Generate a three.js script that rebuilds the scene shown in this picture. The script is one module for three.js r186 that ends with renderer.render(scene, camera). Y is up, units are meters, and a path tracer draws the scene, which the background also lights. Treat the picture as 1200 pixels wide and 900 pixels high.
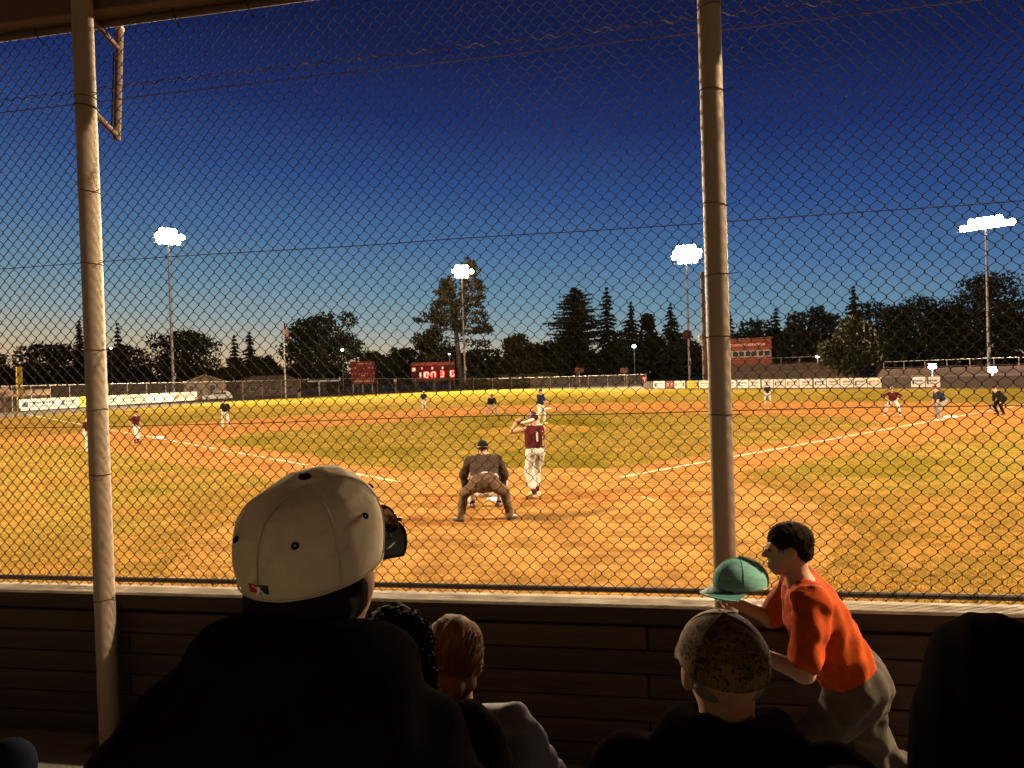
import * as THREE from 'three';
import { mergeGeometries } from 'three/addons/utils/BufferGeometryUtils.js';
import { RoundedBoxGeometry } from 'three/addons/geometries/RoundedBoxGeometry.js';

// ---------- camera ----------
const V3 = (x, y, z) => new THREE.Vector3(x, y, z);
const scene = new THREE.Scene();
const FPX = 810.2;                                   // focal length in pixels of the 1200 x 900 photograph
const camera = new THREE.PerspectiveCamera(2 * Math.atan(450 / FPX) * 180 / Math.PI, 4 / 3, 0.05, 2500);
camera.position.set(1.527, 2.586, 14.455);
camera.rotation.order = 'YXZ';
camera.rotation.set(-0.0105, 0.0786, -0.032);
camera.updateMatrixWorld();

// ---------- sky: dusk gradient, glow of the set sun to the left ----------
const SUNSET = 0.0786 + 70 * Math.PI / 180;          // turn to the left of -z
const RAMP = [[-90, 60, 45, 40], [-2, 60, 45, 40], [0, 208, 158, 112], [1.5, 207, 174, 134], [3, 182, 176, 154], [5, 142, 162, 166], [7.5, 108, 144, 165], [11.5, 73, 112, 157], [16, 46, 79, 136], [21, 28, 49, 106], [26, 19, 32, 78], [34, 13, 21, 54], [48, 11, 17, 44], [90, 8, 12, 32]];
const toLin = (c) => { c /= 255; return c <= 0.04045 ? c / 12.92 : ((c + 0.055) / 1.055) ** 2.4; };
function makeSky() {
  const W = 512, H = 512, d = new Float32Array(W * H * 4);
  for (let j = 0; j < H; j++) for (let i = 0; i < W; i++) {
    const el = ((j + 0.5) / H - 0.5) * 180, az = ((i + 0.5) / W - 0.5) * 2 * Math.PI;     // direction = (cos az, sin el, sin az)
    const x = Math.cos(az), z = Math.sin(az), sx = -Math.sin(SUNSET), sz = -Math.cos(SUNSET);
    const away = 1 - (x * sx + z * sz);
    let e = el < 0 ? el : el + 4.8 * (away - 0.4) * Math.min(1, el / 5 + 0.25);
    if (el >= 0) e = Math.max(e, 0.01);
    let k = 1; while (k < RAMP.length - 1 && RAMP[k][0] < e) k++;
    const a = RAMP[k - 1], b = RAMP[k], t = Math.min(1, Math.max(0, (e - a[0]) / (b[0] - a[0])));
    const o = (j * W + i) * 4;
    for (let c = 0; c < 3; c++) d[o + c] = toLin(a[c + 1]) * (1 - t) + toLin(b[c + 1]) * t;
    d[o + 3] = 1;
  }
  const t = new THREE.DataTexture(d, W, H, THREE.RGBAFormat, THREE.FloatType);
  t.mapping = THREE.EquirectangularReflectionMapping; t.magFilter = t.minFilter = THREE.LinearFilter; t.needsUpdate = true;
  return t;
}
scene.background = makeSky();
scene.environment = scene.background;
const renderer = new THREE.WebGLRenderer({ antialias: true });
renderer.toneMapping = THREE.LinearToneMapping;
renderer.toneMappingExposure = 1.0;
renderer.shadowMap.enabled = true;
const LAMP_COLOR = new THREE.Color().setRGB(1, 0.765, 0.455);
const LAMP_POWER = 43000;                              // candela of one bank of floodlights

// ---------- helpers ----------
let seed = 7;
const rnd = () => { seed = (seed * 1664525 + 1013904223) >>> 0; return seed / 4294967296; };
const rr = (a, b) => a + (b - a) * rnd();
const lerp = (a, b, t) => a + (b - a) * t;
const clamp = (x, a = 0, b = 1) => Math.min(b, Math.max(a, x));
const smooth = (a, b, x) => { const t = clamp((x - a) / (b - a)); return t * t * (3 - 2 * t); };
const hash2 = (x, y) => { let h = (x * 374761393 + y * 668265263) | 0; h = Math.imul(h ^ (h >>> 13), 1274126177); return ((h ^ (h >>> 16)) >>> 0) / 4294967296; };
function vnoise(x, y, per = 0) {
  const xi = Math.floor(x), yi = Math.floor(y), fx = x - xi, fy = y - yi, w = (v) => (per ? ((v % per) + per) % per : v);
  const u = fx * fx * (3 - 2 * fx), v = fy * fy * (3 - 2 * fy);
  return lerp(lerp(hash2(w(xi), w(yi)), hash2(w(xi + 1), w(yi)), u), lerp(hash2(w(xi), w(yi + 1)), hash2(w(xi + 1), w(yi + 1)), u), v);
}
function fbm(x, y, oct = 4, per = 0) { let s = 0, a = 0.5, f = 1; for (let i = 0; i < oct; i++) { s += a * vnoise(x * f, y * f, per * f); a *= 0.5; f *= 2; } return s / (1 - 0.5 ** oct); }
const e = camera.matrixWorld.elements, RT = V3(e[0], e[1], e[2]), UPV = V3(e[4], e[5], e[6]), FW = V3(-e[8], -e[9], -e[10]);
const ray = (px, py) => RT.clone().multiplyScalar((px - 600) / FPX).addScaledVector(UPV, (450 - py) / FPX).add(FW);
const at = (px, py, depth) => ray(px, py).multiplyScalar(depth).add(camera.position);
const ground = (px, py, y = 0) => { const r = ray(px, py); return r.multiplyScalar((y - camera.position.y) / r.y).add(camera.position); };
const horizon = (px) => { const r = ray(px, 441); return 441 + FPX * r.y / UPV.y; };
const foot = (px, depth) => { const p = at(px, horizon(px) + FPX * 2.586 / depth, depth); p.y = 0; return p; };
const heightAt = (px, py, depth) => at(px, py, depth).y;
const LIN = (r, g, b) => new THREE.Color().setRGB(r, g, b);
const mat = (c, o = {}) => new THREE.MeshPhysicalMaterial({ color: Array.isArray(c) ? LIN(...c) : c, roughness: 0.85, metalness: 0, side: THREE.DoubleSide, specularIntensity: (o.roughness ?? 0.85) >= 0.9 ? 0.25 : 1, ...o });
const taken = {};
function numbered(n) { const k = taken[n] = (taken[n] ?? -1) + 1; return k ? n + '_' + String(k).padStart(3, '0') : n; }
function finish(o) { o.castShadow = o.receiveShadow = true; return o; }
function tag(o, label, category, group, kind) { if (label) o.userData.label = label; if (category) o.userData.category = category; if (group) o.userData.group = group; if (kind) o.userData.kind = kind; return o; }
function thing(name, label, category, pos = [0, 0, 0], turn = 0, group) { const g = new THREE.Group(); g.name = numbered(name); g.position.set(...(pos.isVector3 ? pos.toArray() : pos)); g.rotation.y = turn; scene.add(g); return tag(g, label, category, group); }
function part(name, geo, m, parent, label) { const o = finish(new THREE.Mesh(geo, m)); o.name = name; parent.add(o); if (label) o.userData.label = label; return o; }
function single(name, geo, m, label, category, group) { const o = finish(new THREE.Mesh(geo, m)); o.name = numbered(name); scene.add(o); return tag(o, label, category, group); }
function struct(name, geo, m, parent = scene) { const o = finish(new THREE.Mesh(geo, m)); o.name = numbered(name); parent.add(o); if (parent === scene) o.userData.kind = 'structure'; return o; }
const box = (w, h, d, x = 0, y = 0, z = 0) => new THREE.BoxGeometry(w, h, d).translate(x, y, z);
const rbox = (w, h, d, x = 0, y = 0, z = 0, r = 0.01) => new RoundedBoxGeometry(w, h, d, 2, r).translate(x, y, z);
function bar(a, b, r1, r2 = r1, n = 10) {            // tapered bar from a to b
  a = a.isVector3 ? a : V3(...a); b = b.isVector3 ? b : V3(...b);
  const d = b.clone().sub(a), L = d.length();
  return new THREE.CylinderGeometry(r2, r1, L, n).applyQuaternion(new THREE.Quaternion().setFromUnitVectors(V3(0, 1, 0), d.normalize())).translate((a.x + b.x) / 2, (a.y + b.y) / 2, (a.z + b.z) / 2);
}
const merge = (list) => mergeGeometries(list.map((g) => { g = g.index ? g.toNonIndexed() : g; for (const k of Object.keys(g.attributes)) if (!['position', 'normal', 'uv'].includes(k)) g.deleteAttribute(k); if (!g.attributes.uv) g.setAttribute('uv', new THREE.BufferAttribute(new Float32Array(g.attributes.position.count * 2), 2)); return g; }));
const tube = (pts, r, seg = 40, n = 6) => new THREE.TubeGeometry(new THREE.CatmullRomCurve3(pts.map((p) => (p.isVector3 ? p : V3(...p)))), seg, r, n, false);
function noiseTex(size, fn, srgb = true) {           // fn(u, v) -> [r, g, b] 0..255
  const d = new Uint8Array(size * size * 4);
  for (let j = 0; j < size; j++) for (let i = 0; i < size; i++) { const c = fn(i / size, j / size), o = (j * size + i) * 4; for (let k = 0; k < 3; k++) d[o + k] = clamp(c[k], 0, 255); d[o + 3] = 255; }
  const t = new THREE.DataTexture(d, size, size); t.wrapS = t.wrapT = THREE.RepeatWrapping; t.magFilter = THREE.LinearFilter; t.minFilter = THREE.LinearMipmapLinearFilter; if (srgb) t.colorSpace = THREE.SRGBColorSpace; t.needsUpdate = true;
  return t;
}
function canvasTex(w, h, draw) { const c = document.createElement('canvas'); c.width = w; c.height = h; draw(c.getContext('2d'), w, h); const t = new THREE.CanvasTexture(c); t.colorSpace = THREE.SRGBColorSpace; t.magFilter = THREE.LinearFilter; return t; }
function metricUV(g, s = 1) {                         // box mapping in metres
  const p = g.attributes.position; if (!g.attributes.normal) g.computeVertexNormals(); const n = g.attributes.normal, uv = new Float32Array(p.count * 2);
  for (let i = 0; i < p.count; i++) {
    const ax = Math.abs(n.getX(i)), ay = Math.abs(n.getY(i)), az = Math.abs(n.getZ(i)), x = p.getX(i), y = p.getY(i), z = p.getZ(i);
    const [a, b] = ay > ax && ay > az ? [x, z] : ax > az ? [z, y] : [x, y];
    uv[2 * i] = a * s; uv[2 * i + 1] = b * s;
  }
  g.setAttribute('uv', new THREE.BufferAttribute(uv, 2)); return g;
}

// ---------- signed distance figures, meshed with surface nets ----------
const cap = (a, b, ra, rb = ra) => ({ a, b, ra, rb });
const ell = (c, r, q) => ({ c, r, q });
function dist(p, prims, k) {
  let d = 1e3;
  for (const s of prims) {
    let v;
    if (s.c) {
      let x = p[0] - s.c[0], y = p[1] - s.c[1], z = p[2] - s.c[2];
      if (s.q) { const t = V3(x, y, z).applyQuaternion(s.q); x = t.x; y = t.y; z = t.z; }
      const m = Math.min(...s.r), l = Math.hypot(x / s.r[0], y / s.r[1], z / s.r[2]), l2 = Math.hypot(x / s.r[0] ** 2, y / s.r[1] ** 2, z / s.r[2] ** 2);
      v = l < 1e-6 ? -m : l * (l - 1) / Math.max(l2, 1e-9);
    } else {
      const ax = s.a[0], ay = s.a[1], az = s.a[2], bx = s.b[0] - ax, by = s.b[1] - ay, bz = s.b[2] - az, px = p[0] - ax, py = p[1] - ay, pz = p[2] - az;
      const h = clamp((px * bx + py * by + pz * bz) / (bx * bx + by * by + bz * bz + 1e-12));
      v = Math.hypot(px - bx * h, py - by * h, pz - bz * h) - (s.ra + (s.rb - s.ra) * h);
    }
    const h = Math.max(k - Math.abs(d - v), 0) / k;
    d = Math.min(d, v) - h * h * k * 0.25;
  }
  return d;
}
function sdfMesh(prims, cell, k = 0.03, warp) {
  const lo = [1e9, 1e9, 1e9], hi = [-1e9, -1e9, -1e9];
  for (const s of prims) for (let i = 0; i < 3; i++) {
    const R = s.c ? Math.max(...s.r) : 0;
    lo[i] = Math.min(lo[i], s.c ? s.c[i] - R : Math.min(s.a[i] - s.ra, s.b[i] - s.rb)); hi[i] = Math.max(hi[i], s.c ? s.c[i] + R : Math.max(s.a[i] + s.ra, s.b[i] + s.rb));
  }
  for (let i = 0; i < 3; i++) { lo[i] -= 3 * cell; hi[i] += 3 * cell; }
  const n = lo.map((l, i) => Math.ceil((hi[i] - l) / cell) + 1), [nx, ny, nz] = n, F = new Float32Array(nx * ny * nz), I = (x, y, z) => x + nx * (y + ny * z);
  const p = [0, 0, 0];
  for (let z = 0; z < nz; z++) for (let y = 0; y < ny; y++) for (let x = 0; x < nx; x++) { p[0] = lo[0] + x * cell; p[1] = lo[1] + y * cell; p[2] = lo[2] + z * cell; F[I(x, y, z)] = dist(p, prims, k) + (warp ? warp(p) : 0); }
  const idx = new Int32Array(nx * ny * nz).fill(-1), pos = [], faces = [];
  for (let z = 0; z < nz - 1; z++) for (let y = 0; y < ny - 1; y++) for (let x = 0; x < nx - 1; x++) {
    let c = 0, sx = 0, sy = 0, sz = 0, inside = 0;
    for (let q = 0; q < 8; q++) if (F[I(x + (q & 1), y + ((q >> 1) & 1), z + (q >> 2))] < 0) inside++;
    if (!inside || inside === 8) continue;
    for (let q = 0; q < 8; q++) for (let ax = 0; ax < 3; ax++) if (!(q & (1 << ax))) {
      const q2 = q | (1 << ax), f1 = F[I(x + (q & 1), y + ((q >> 1) & 1), z + (q >> 2))], f2 = F[I(x + (q2 & 1), y + ((q2 >> 1) & 1), z + (q2 >> 2))];
      if (f1 < 0 === f2 < 0) continue;
      const t = f1 / (f1 - f2); c++;
      sx += (q & 1) + (ax === 0 ? t : 0); sy += ((q >> 1) & 1) + (ax === 1 ? t : 0); sz += (q >> 2) + (ax === 2 ? t : 0);
    }
    idx[I(x, y, z)] = pos.length / 3; pos.push(lo[0] + (x + sx / c) * cell, lo[1] + (y + sy / c) * cell, lo[2] + (z + sz / c) * cell);
  }
  for (let z = 1; z < nz - 1; z++) for (let y = 1; y < ny - 1; y++) for (let x = 1; x < nx - 1; x++) for (let ax = 0; ax < 3; ax++) {
    const f1 = F[I(x, y, z)], f2 = F[I(x + (ax === 0), y + (ax === 1), z + (ax === 2))];
    if (f1 < 0 === f2 < 0) continue;
    const u = (ax + 1) % 3, v = (ax + 2) % 3, o = [0, 1, 2].map((i) => [x, y, z][i]);
    const g = (du, dv) => { const t = o.slice(); t[u] -= du; t[v] -= dv; return idx[I(...t)]; };
    const a = g(1, 1), b = g(0, 1), c = g(0, 0), d = g(1, 0);
    if (a < 0 || b < 0 || c < 0 || d < 0) continue;
    if (f1 < 0) faces.push(a, b, c, a, c, d); else faces.push(a, c, b, a, d, c);
  }
  const geo = new THREE.BufferGeometry(); geo.setAttribute('position', new THREE.Float32BufferAttribute(pos, 3)); geo.setIndex(faces); geo.computeVertexNormals();
  return metricUV(geo);
}

// ---------- textures and materials ----------
const speckle = noiseTex(512, (u, v) => { const a = fbm(u * 8, v * 8, 6, 8), b = hash2(u * 512 | 0, v * 512 | 0); const k = 150 + 130 * (a - 0.5) + 60 * (b - 0.5); return [k, k, k]; }, false);
const rep = (t, x, y = x) => { const c = t.clone(); c.repeat.set(x, y); c.needsUpdate = true; return c; };
const grassTex = noiseTex(1024, (u, v) => {
  const a = fbm(u * 16, v * 16, 6, 16), b = fbm(u * 60, v * 60, 3, 60), s = hash2(u * 1024 | 0, v * 1024 | 0), t = smooth(0.42, 0.66, a * 0.55 + b * 0.45);
  const k = 0.78 + 0.34 * (s - 0.5);
  return [lerp(190, 255, t) * k + 30, lerp(196, 238, t) * k + 26, lerp(175, 225, t) * k + 26];
});
const dirtTex = noiseTex(1024, (u, v) => {
  const a = fbm(u * 10, v * 10, 6, 10), s = hash2(u * 1024 | 0, v * 1024 | 0), b = fbm(u * 3, v * 34, 4, 3), k = 0.72 + 0.42 * (a - 0.5) + 0.22 * (b - 0.5) + 0.16 * (s - 0.5);
  return [265 * k + 45, 258 * k + 40, 250 * k + 36];
});
const fabricTex = noiseTex(256, (u, v) => { const w = (Math.sin(u * 2 * Math.PI * 64) * Math.sin(v * 2 * Math.PI * 64)) * 24, a = fbm(u * 6, v * 6, 4, 6); const k = 205 + w + 60 * (a - 0.5); return [k, k, k]; });
const galv = { roughness: 0.62, metalness: 0.25, bumpMap: rep(speckle, 6), bumpScale: 0.0006 };
const M = {
  wire: mat([0.028, 0.02, 0.018], { roughness: 0.75, metalness: 0, specularIntensity: 0.02 }),
  pipe: mat([0.3, 0.225, 0.165], galv),
  rust: mat([0.085, 0.048, 0.032], { roughness: 0.8, metalness: 0.2, bumpMap: rep(speckle, 5), bumpScale: 0.001 }),
  darkPipe: mat([0.06, 0.045, 0.04], { roughness: 0.7, metalness: 0.3 }),
  concrete: mat([0.78, 0.74, 0.69], { map: rep(dirtTex, 0.8), bumpMap: rep(speckle, 3), bumpScale: 0.004, roughness: 0.95 }),
  beam: mat([0.085, 0.045, 0.03], { bumpMap: rep(speckle, 2), bumpScale: 0.003 }),
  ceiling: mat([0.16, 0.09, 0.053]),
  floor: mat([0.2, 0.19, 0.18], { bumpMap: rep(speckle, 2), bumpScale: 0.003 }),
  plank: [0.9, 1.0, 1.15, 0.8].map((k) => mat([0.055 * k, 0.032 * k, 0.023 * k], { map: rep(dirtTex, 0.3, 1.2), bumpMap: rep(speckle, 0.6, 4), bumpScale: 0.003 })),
  bench: mat([0.12, 0.105, 0.095], { roughness: 0.9, metalness: 0.1, bumpMap: rep(speckle, 4), bumpScale: 0.001 }),
  chalk: mat([0.55, 0.48, 0.38], { roughness: 1 }),
  white: mat([0.72, 0.70, 0.67]),
  darkWood: mat([0.075, 0.05, 0.035], { bumpMap: rep(speckle, 1, 0.2), bumpScale: 0.01 }),
  glass: mat([0.03, 0.035, 0.04], { roughness: 0.08 }),
  trunk: mat([0.07, 0.05, 0.035], { bumpMap: rep(speckle, 2), bumpScale: 0.03 }),
  skin: mat([0.42, 0.24, 0.16], { roughness: 0.6 }),
  tan: mat([0.34, 0.18, 0.11], { roughness: 0.6 }),
  eye: mat([0.02, 0.015, 0.012], { roughness: 0.3 }),
  lip: mat([0.25, 0.09, 0.07], { roughness: 0.6 }),
};
const cloth = (r, g, b, o = {}) => mat([r, g, b], { roughness: 0.95, map: rep(fabricTex, 4), ...o });

// ---------- the ground ----------
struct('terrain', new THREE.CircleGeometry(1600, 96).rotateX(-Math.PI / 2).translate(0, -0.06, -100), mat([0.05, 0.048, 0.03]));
// outfield edge: columns of the photograph and how far below the horizon the turf ends there
const EDGE = [[-140, 35], [-60, 32], [20, 28.5], [100, 25.5], [180, 22.3], [240, 19.8], [300, 17.7], [370, 16.2], [450, 15], [545, 14.2], [620, 15.2], [700, 17.6], [800, 21], [900, 24], [1000, 26.8], [1100, 29.7], [1200, 32.5], [1300, 35.4]];
const edgePt = (px, add = 0) => { let k = 1; while (k < EDGE.length - 1 && EDGE[k][0] < px) k++; const a = EDGE[k - 1], b = EDGE[k], t = (px - a[0]) / (b[0] - a[0]); const depth = FPX * 2.586 / lerp(a[1], b[1], t) + add; return foot(px, depth); };
const edgeDepth = (px) => { const p = edgePt(px).sub(camera.position); return p.dot(FW); };
function grassColor(x, z) {
  const r = Math.hypot(x, z), n1 = fbm(x * 0.09 + 40, z * 0.09 + 9, 4), n2 = fbm(x * 0.45 + 3, z * 0.45 + 17, 4), n3 = fbm(x * 0.02 + 5, z * 0.02 + 2, 3);
  let dry = 0.76 + 1.0 * (n1 - 0.5) + 0.9 * (n2 - 0.5) + 0.5 * (n3 - 0.5);
  const inField = -z > Math.abs(x) - 1;
  if (inField && r > 44) dry = 0.5 + 0.5 * (n1 - 0.5) + 0.35 * (n2 - 0.5) + 0.1 * Math.sin((x * 0.5 + z * 0.2) * 1.1);
  if (!inField) dry += 0.25;
  dry += 0.5 * Math.exp(-((x - 0.5) ** 2 / 60 + (z - 6) ** 2 / 25));
  dry += 0.22 * Math.exp(-((x - 14) ** 2 / 50 + (z - 2) ** 2 / 30)) - 0.5 * Math.exp(-((x - 9.5) ** 2 / 12 + (z + 4) ** 2 / 8)) - 0.45 * Math.exp(-((x + 9) ** 2 / 14 + (z - 4.5) ** 2 / 3)) - 0.35 * Math.exp(-((x + 8) ** 2 / 20 + (z + 2) ** 2 / 6)) - 0.2 * Math.exp(-((x) ** 2 / 60 + (z + 7.5) ** 2 / 6));
  dry = clamp(dry);
  const g = [0.20, 0.158, 0.018], d = [0.33, 0.235, 0.06], s = [0.33, 0.175, 0.05], soil = smooth(0.72, 1.0, dry) * 0.6;
  return [0, 1, 2].map((i) => lerp(lerp(g[i], d[i], smooth(0.1, 0.75, dry)), s[i], soil));
}
{
  // turf as one sheet; its far side follows the outfield fence
  const N = 300, pos = [], col = [], uv = [], idx = [], Mr = 170;
  const rowZ = (t) => 15 - 175 * t ** 1.35;
  for (let j = 0; j <= Mr; j++) for (let i = 0; i <= N; i++) {
    const z = rowZ(j / Mr), x = lerp(-110, 110, i / N) * (0.35 + 0.65 * (j / Mr) ** 0.6);
    pos.push(x, 0, z); uv.push(x / 9, z / 9); col.push(...grassColor(x, z));
  }
  for (let j = 0; j < Mr; j++) for (let i = 0; i < N; i++) { const a = j * (N + 1) + i, b = a + 1, c = a + N + 1, d = c + 1; idx.push(a, b, c, b, d, c); }
  const g = new THREE.BufferGeometry(); g.setAttribute('position', new THREE.Float32BufferAttribute(pos, 3)); g.setAttribute('uv', new THREE.Float32BufferAttribute(uv, 2)); g.setAttribute('color', new THREE.Float32BufferAttribute(col, 3)); g.setIndex(idx); g.computeVertexNormals();
  struct('field_grass', g, mat([1, 1, 1], { vertexColors: true, map: grassTex, bumpMap: grassTex, bumpScale: 0.05, roughness: 1, specularIntensity: 0 }));
  // the dark apron beyond the fence
  const ap = [], ai = []; let c = 0;
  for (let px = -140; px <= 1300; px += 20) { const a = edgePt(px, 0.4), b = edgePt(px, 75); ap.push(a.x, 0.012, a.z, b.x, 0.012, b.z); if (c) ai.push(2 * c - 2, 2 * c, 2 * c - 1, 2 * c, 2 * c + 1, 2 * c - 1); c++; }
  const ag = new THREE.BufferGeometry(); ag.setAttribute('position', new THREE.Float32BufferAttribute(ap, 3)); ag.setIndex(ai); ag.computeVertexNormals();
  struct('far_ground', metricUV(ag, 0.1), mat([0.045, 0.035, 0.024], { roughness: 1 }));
}
const BASE = 27.43 / Math.SQRT2;
const dirtMat = mat([0.345, 0.17, 0.056], { map: rep(dirtTex, 0.22), bumpMap: rep(dirtTex, 0.45), bumpScale: 0.03, roughness: 1, specularIntensity: 0 });
const paleDirt = mat([0.34, 0.195, 0.066], { map: rep(dirtTex, 0.25), bumpMap: rep(dirtTex, 0.5), bumpScale: 0.03, roughness: 1, specularIntensity: 0 });
function sheet(name, pts, holes, y, m, jitter = 0.25) {  // points [x, z]; outlines get a ragged edge
  const ragged = (p) => { const out = []; for (let i = 0; i < p.length; i++) { const a = p[i], b = p[(i + 1) % p.length], L = Math.hypot(b[0] - a[0], b[1] - a[1]), n = Math.max(1, Math.round(L / 0.35)); for (let k = 0; k < n; k++) { const x = lerp(a[0], b[0], k / n), z = lerp(a[1], b[1], k / n); out.push(new THREE.Vector2(x + (fbm(x * 0.9 + 7, z * 0.9) - 0.5) * jitter * 4 + (hash2(x * 97 | 0, z * 97 | 0) - 0.5) * jitter * 0.4, -(z + (fbm(x * 0.9, z * 0.9 + 31) - 0.5) * jitter * 4))); } } return out; };
  const s = new THREE.Shape(ragged(pts)); for (const h of holes) s.holes.push(new THREE.Path(ragged(h)));
  return struct(name, metricUV(new THREE.ShapeGeometry(s).rotateX(-Math.PI / 2).translate(0, y, 0)), m);
}
{
  const outer = [], q = Math.SQRT1_2;
  outer.push([0.6, 1.2], [BASE + 3.4, -BASE + 2.3]);
  for (let a = 0; a <= 40; a++) { const t = lerp(0.02, Math.PI - 0.02, a / 40); outer.push([29.3 * Math.cos(t), -18.44 - 29.3 * Math.sin(t)]); }
  outer.push([-BASE - 3.4, -BASE + 2.3], [-0.6, 1.2]);
  const hole = [], arc = (cx, cz, a0, a1, r) => { for (let k = 0; k <= 10; k++) { const t = lerp(a0, a1, k / 10); hole.push([cx + r * Math.cos(t), cz + r * Math.sin(t)]); } };
  const i1 = 1.0 * Math.SQRT2, r = 4.2;                      // baseline strips about a metre inside the lines
  arc(0, 0, -Math.PI * 0.25 - 0.24, -Math.PI * 0.75 + 0.24, 5.2);
  arc(-BASE, -BASE, Math.PI * 0.25 - 0.24, -Math.PI * 0.25 + 0.24, r);
  arc(0, -2 * BASE, Math.PI * 0.75 - 0.24, Math.PI * 0.25 + 0.24, r);
  arc(BASE, -BASE, Math.PI * 1.25 - 0.24, Math.PI * 0.75 + 0.24, r);
  sheet('infield_dirt', outer, [hole], 0.004, dirtMat, 0.22);
  const home = []; for (let k = 0; k < 60; k++) { const t = k / 60 * Math.PI * 2; home.push([0.6 + (5.1 + (Math.sin(t) > 0 ? 0.6 : 0)) * Math.cos(t), -0.1 + (5.0 + (Math.sin(t) > 0 ? 3.2 : 0)) * Math.sin(t)]); }
  sheet('home_plate_dirt', home, [], 0.008, paleDirt, 0.4);
  // worn spots
  for (const [x, z, a, b] of [[-0.9, 1.9, 1.6, 0.5], [1.2, 0.1, 1.3, 0.7], [3.1, -0.5, 1.6, 0.5], [-1.2, -0.2, 0.7, 0.6]]) { const p = []; for (let k = 0; k < 20; k++) { const t = k / 20 * 6.283; p.push([x + a * Math.cos(t), z + b * Math.sin(t)]); } sheet('worn_dirt_patch', p, [], 0.0125, dirtMat, 0.16); }
  // mound: a low dome
  const mp = []; for (let k = 0; k <= 14; k++) { const t = k / 14; mp.push(new THREE.Vector2(2.9 * t, 0.25 * (1 - smooth(0.18, 1, t)) + 0.006)); }
  const md = struct('pitchers_mound', metricUV(new THREE.LatheGeometry(mp, 40)), mat([0.30, 0.19, 0.045], { map: rep(dirtTex, 0.25), bumpMap: rep(dirtTex, 0.5), bumpScale: 0.03, roughness: 1, specularIntensity: 0 })); md.position.set(0, 0, -18.44);
}
// chalk lines: broken strips
function chalk(a, b, w, gap, m = M.chalk) {
  const L = Math.hypot(b[0] - a[0], b[1] - a[1]), dx = (b[0] - a[0]) / L, dz = (b[1] - a[1]) / L, gs = [];
  for (let t = 0; t < L; t += 0.5) { if (rnd() < gap) continue; const k = w * rr(0.75, 1.2), o = rr(-0.02, 0.02); gs.push(new THREE.PlaneGeometry(0.52, k).rotateX(-Math.PI / 2).rotateY(-Math.atan2(dz, dx)).translate(a[0] + dx * (t + 0.25) - dz * o, 0.018, a[1] + dz * (t + 0.25) + dx * o)); }
  return merge(gs);
}
const q2 = Math.SQRT1_2;
for (const s of [1, -1]) { struct('chalk_foul_line', chalk([s * 2.8, -2.8], [s * BASE, -BASE], 0.115, s > 0 ? 0.06 : 0.14), M.chalk); struct('chalk_foul_line', chalk([s * BASE, -BASE], [s * (s > 0 ? 47 : 60), -(s > 0 ? 47 : 60)], 0.11, 0.12), M.chalk); }
struct('chalk_streak', chalk([11.3, 1.6], [15.4, -0.6], 0.16, 0.3), mat([0.55, 0.43, 0.26]));
struct('chalk_streak', chalk([2.6, -0.9], [3.3, 0.7], 0.1, 0.4), mat([0.44, 0.29, 0.14]));
for (const [x, z, what] of [[BASE, -BASE, 'first'], [0, -2 * BASE, 'second'], [-BASE, -BASE, 'third']]) {
  const b = single('base', new RoundedBoxGeometry(0.46, 0.09, 0.46, 2, 0.03), M.white, `white canvas ${what} base bag lying on the orange infield dirt`, 'base', 'base bags'); b.position.set(x, 0.05, z); b.rotation.y = Math.PI / 4;
}
{ const s = new THREE.Shape([[0, 0.22], [0.22, 0], [0.22, -0.22], [-0.22, -0.22], [-0.22, 0]].map(([x, y]) => new THREE.Vector2(x, -y))); const h = single('home_plate', new THREE.ExtrudeGeometry(s, { depth: 0.012, bevelEnabled: false }).rotateX(-Math.PI / 2), M.white, 'white rubber home plate set in the dirt before the catcher', 'plate'); h.position.set(0, 0.014, 0); }
{ const r = single('pitching_rubber', rbox(0.61, 0.03, 0.15, 0, 0, 0, 0.008), M.white, 'white rubber slab on top of the mound', 'rubber slab'); r.position.set(0, 0.262, -18.5); }
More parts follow.
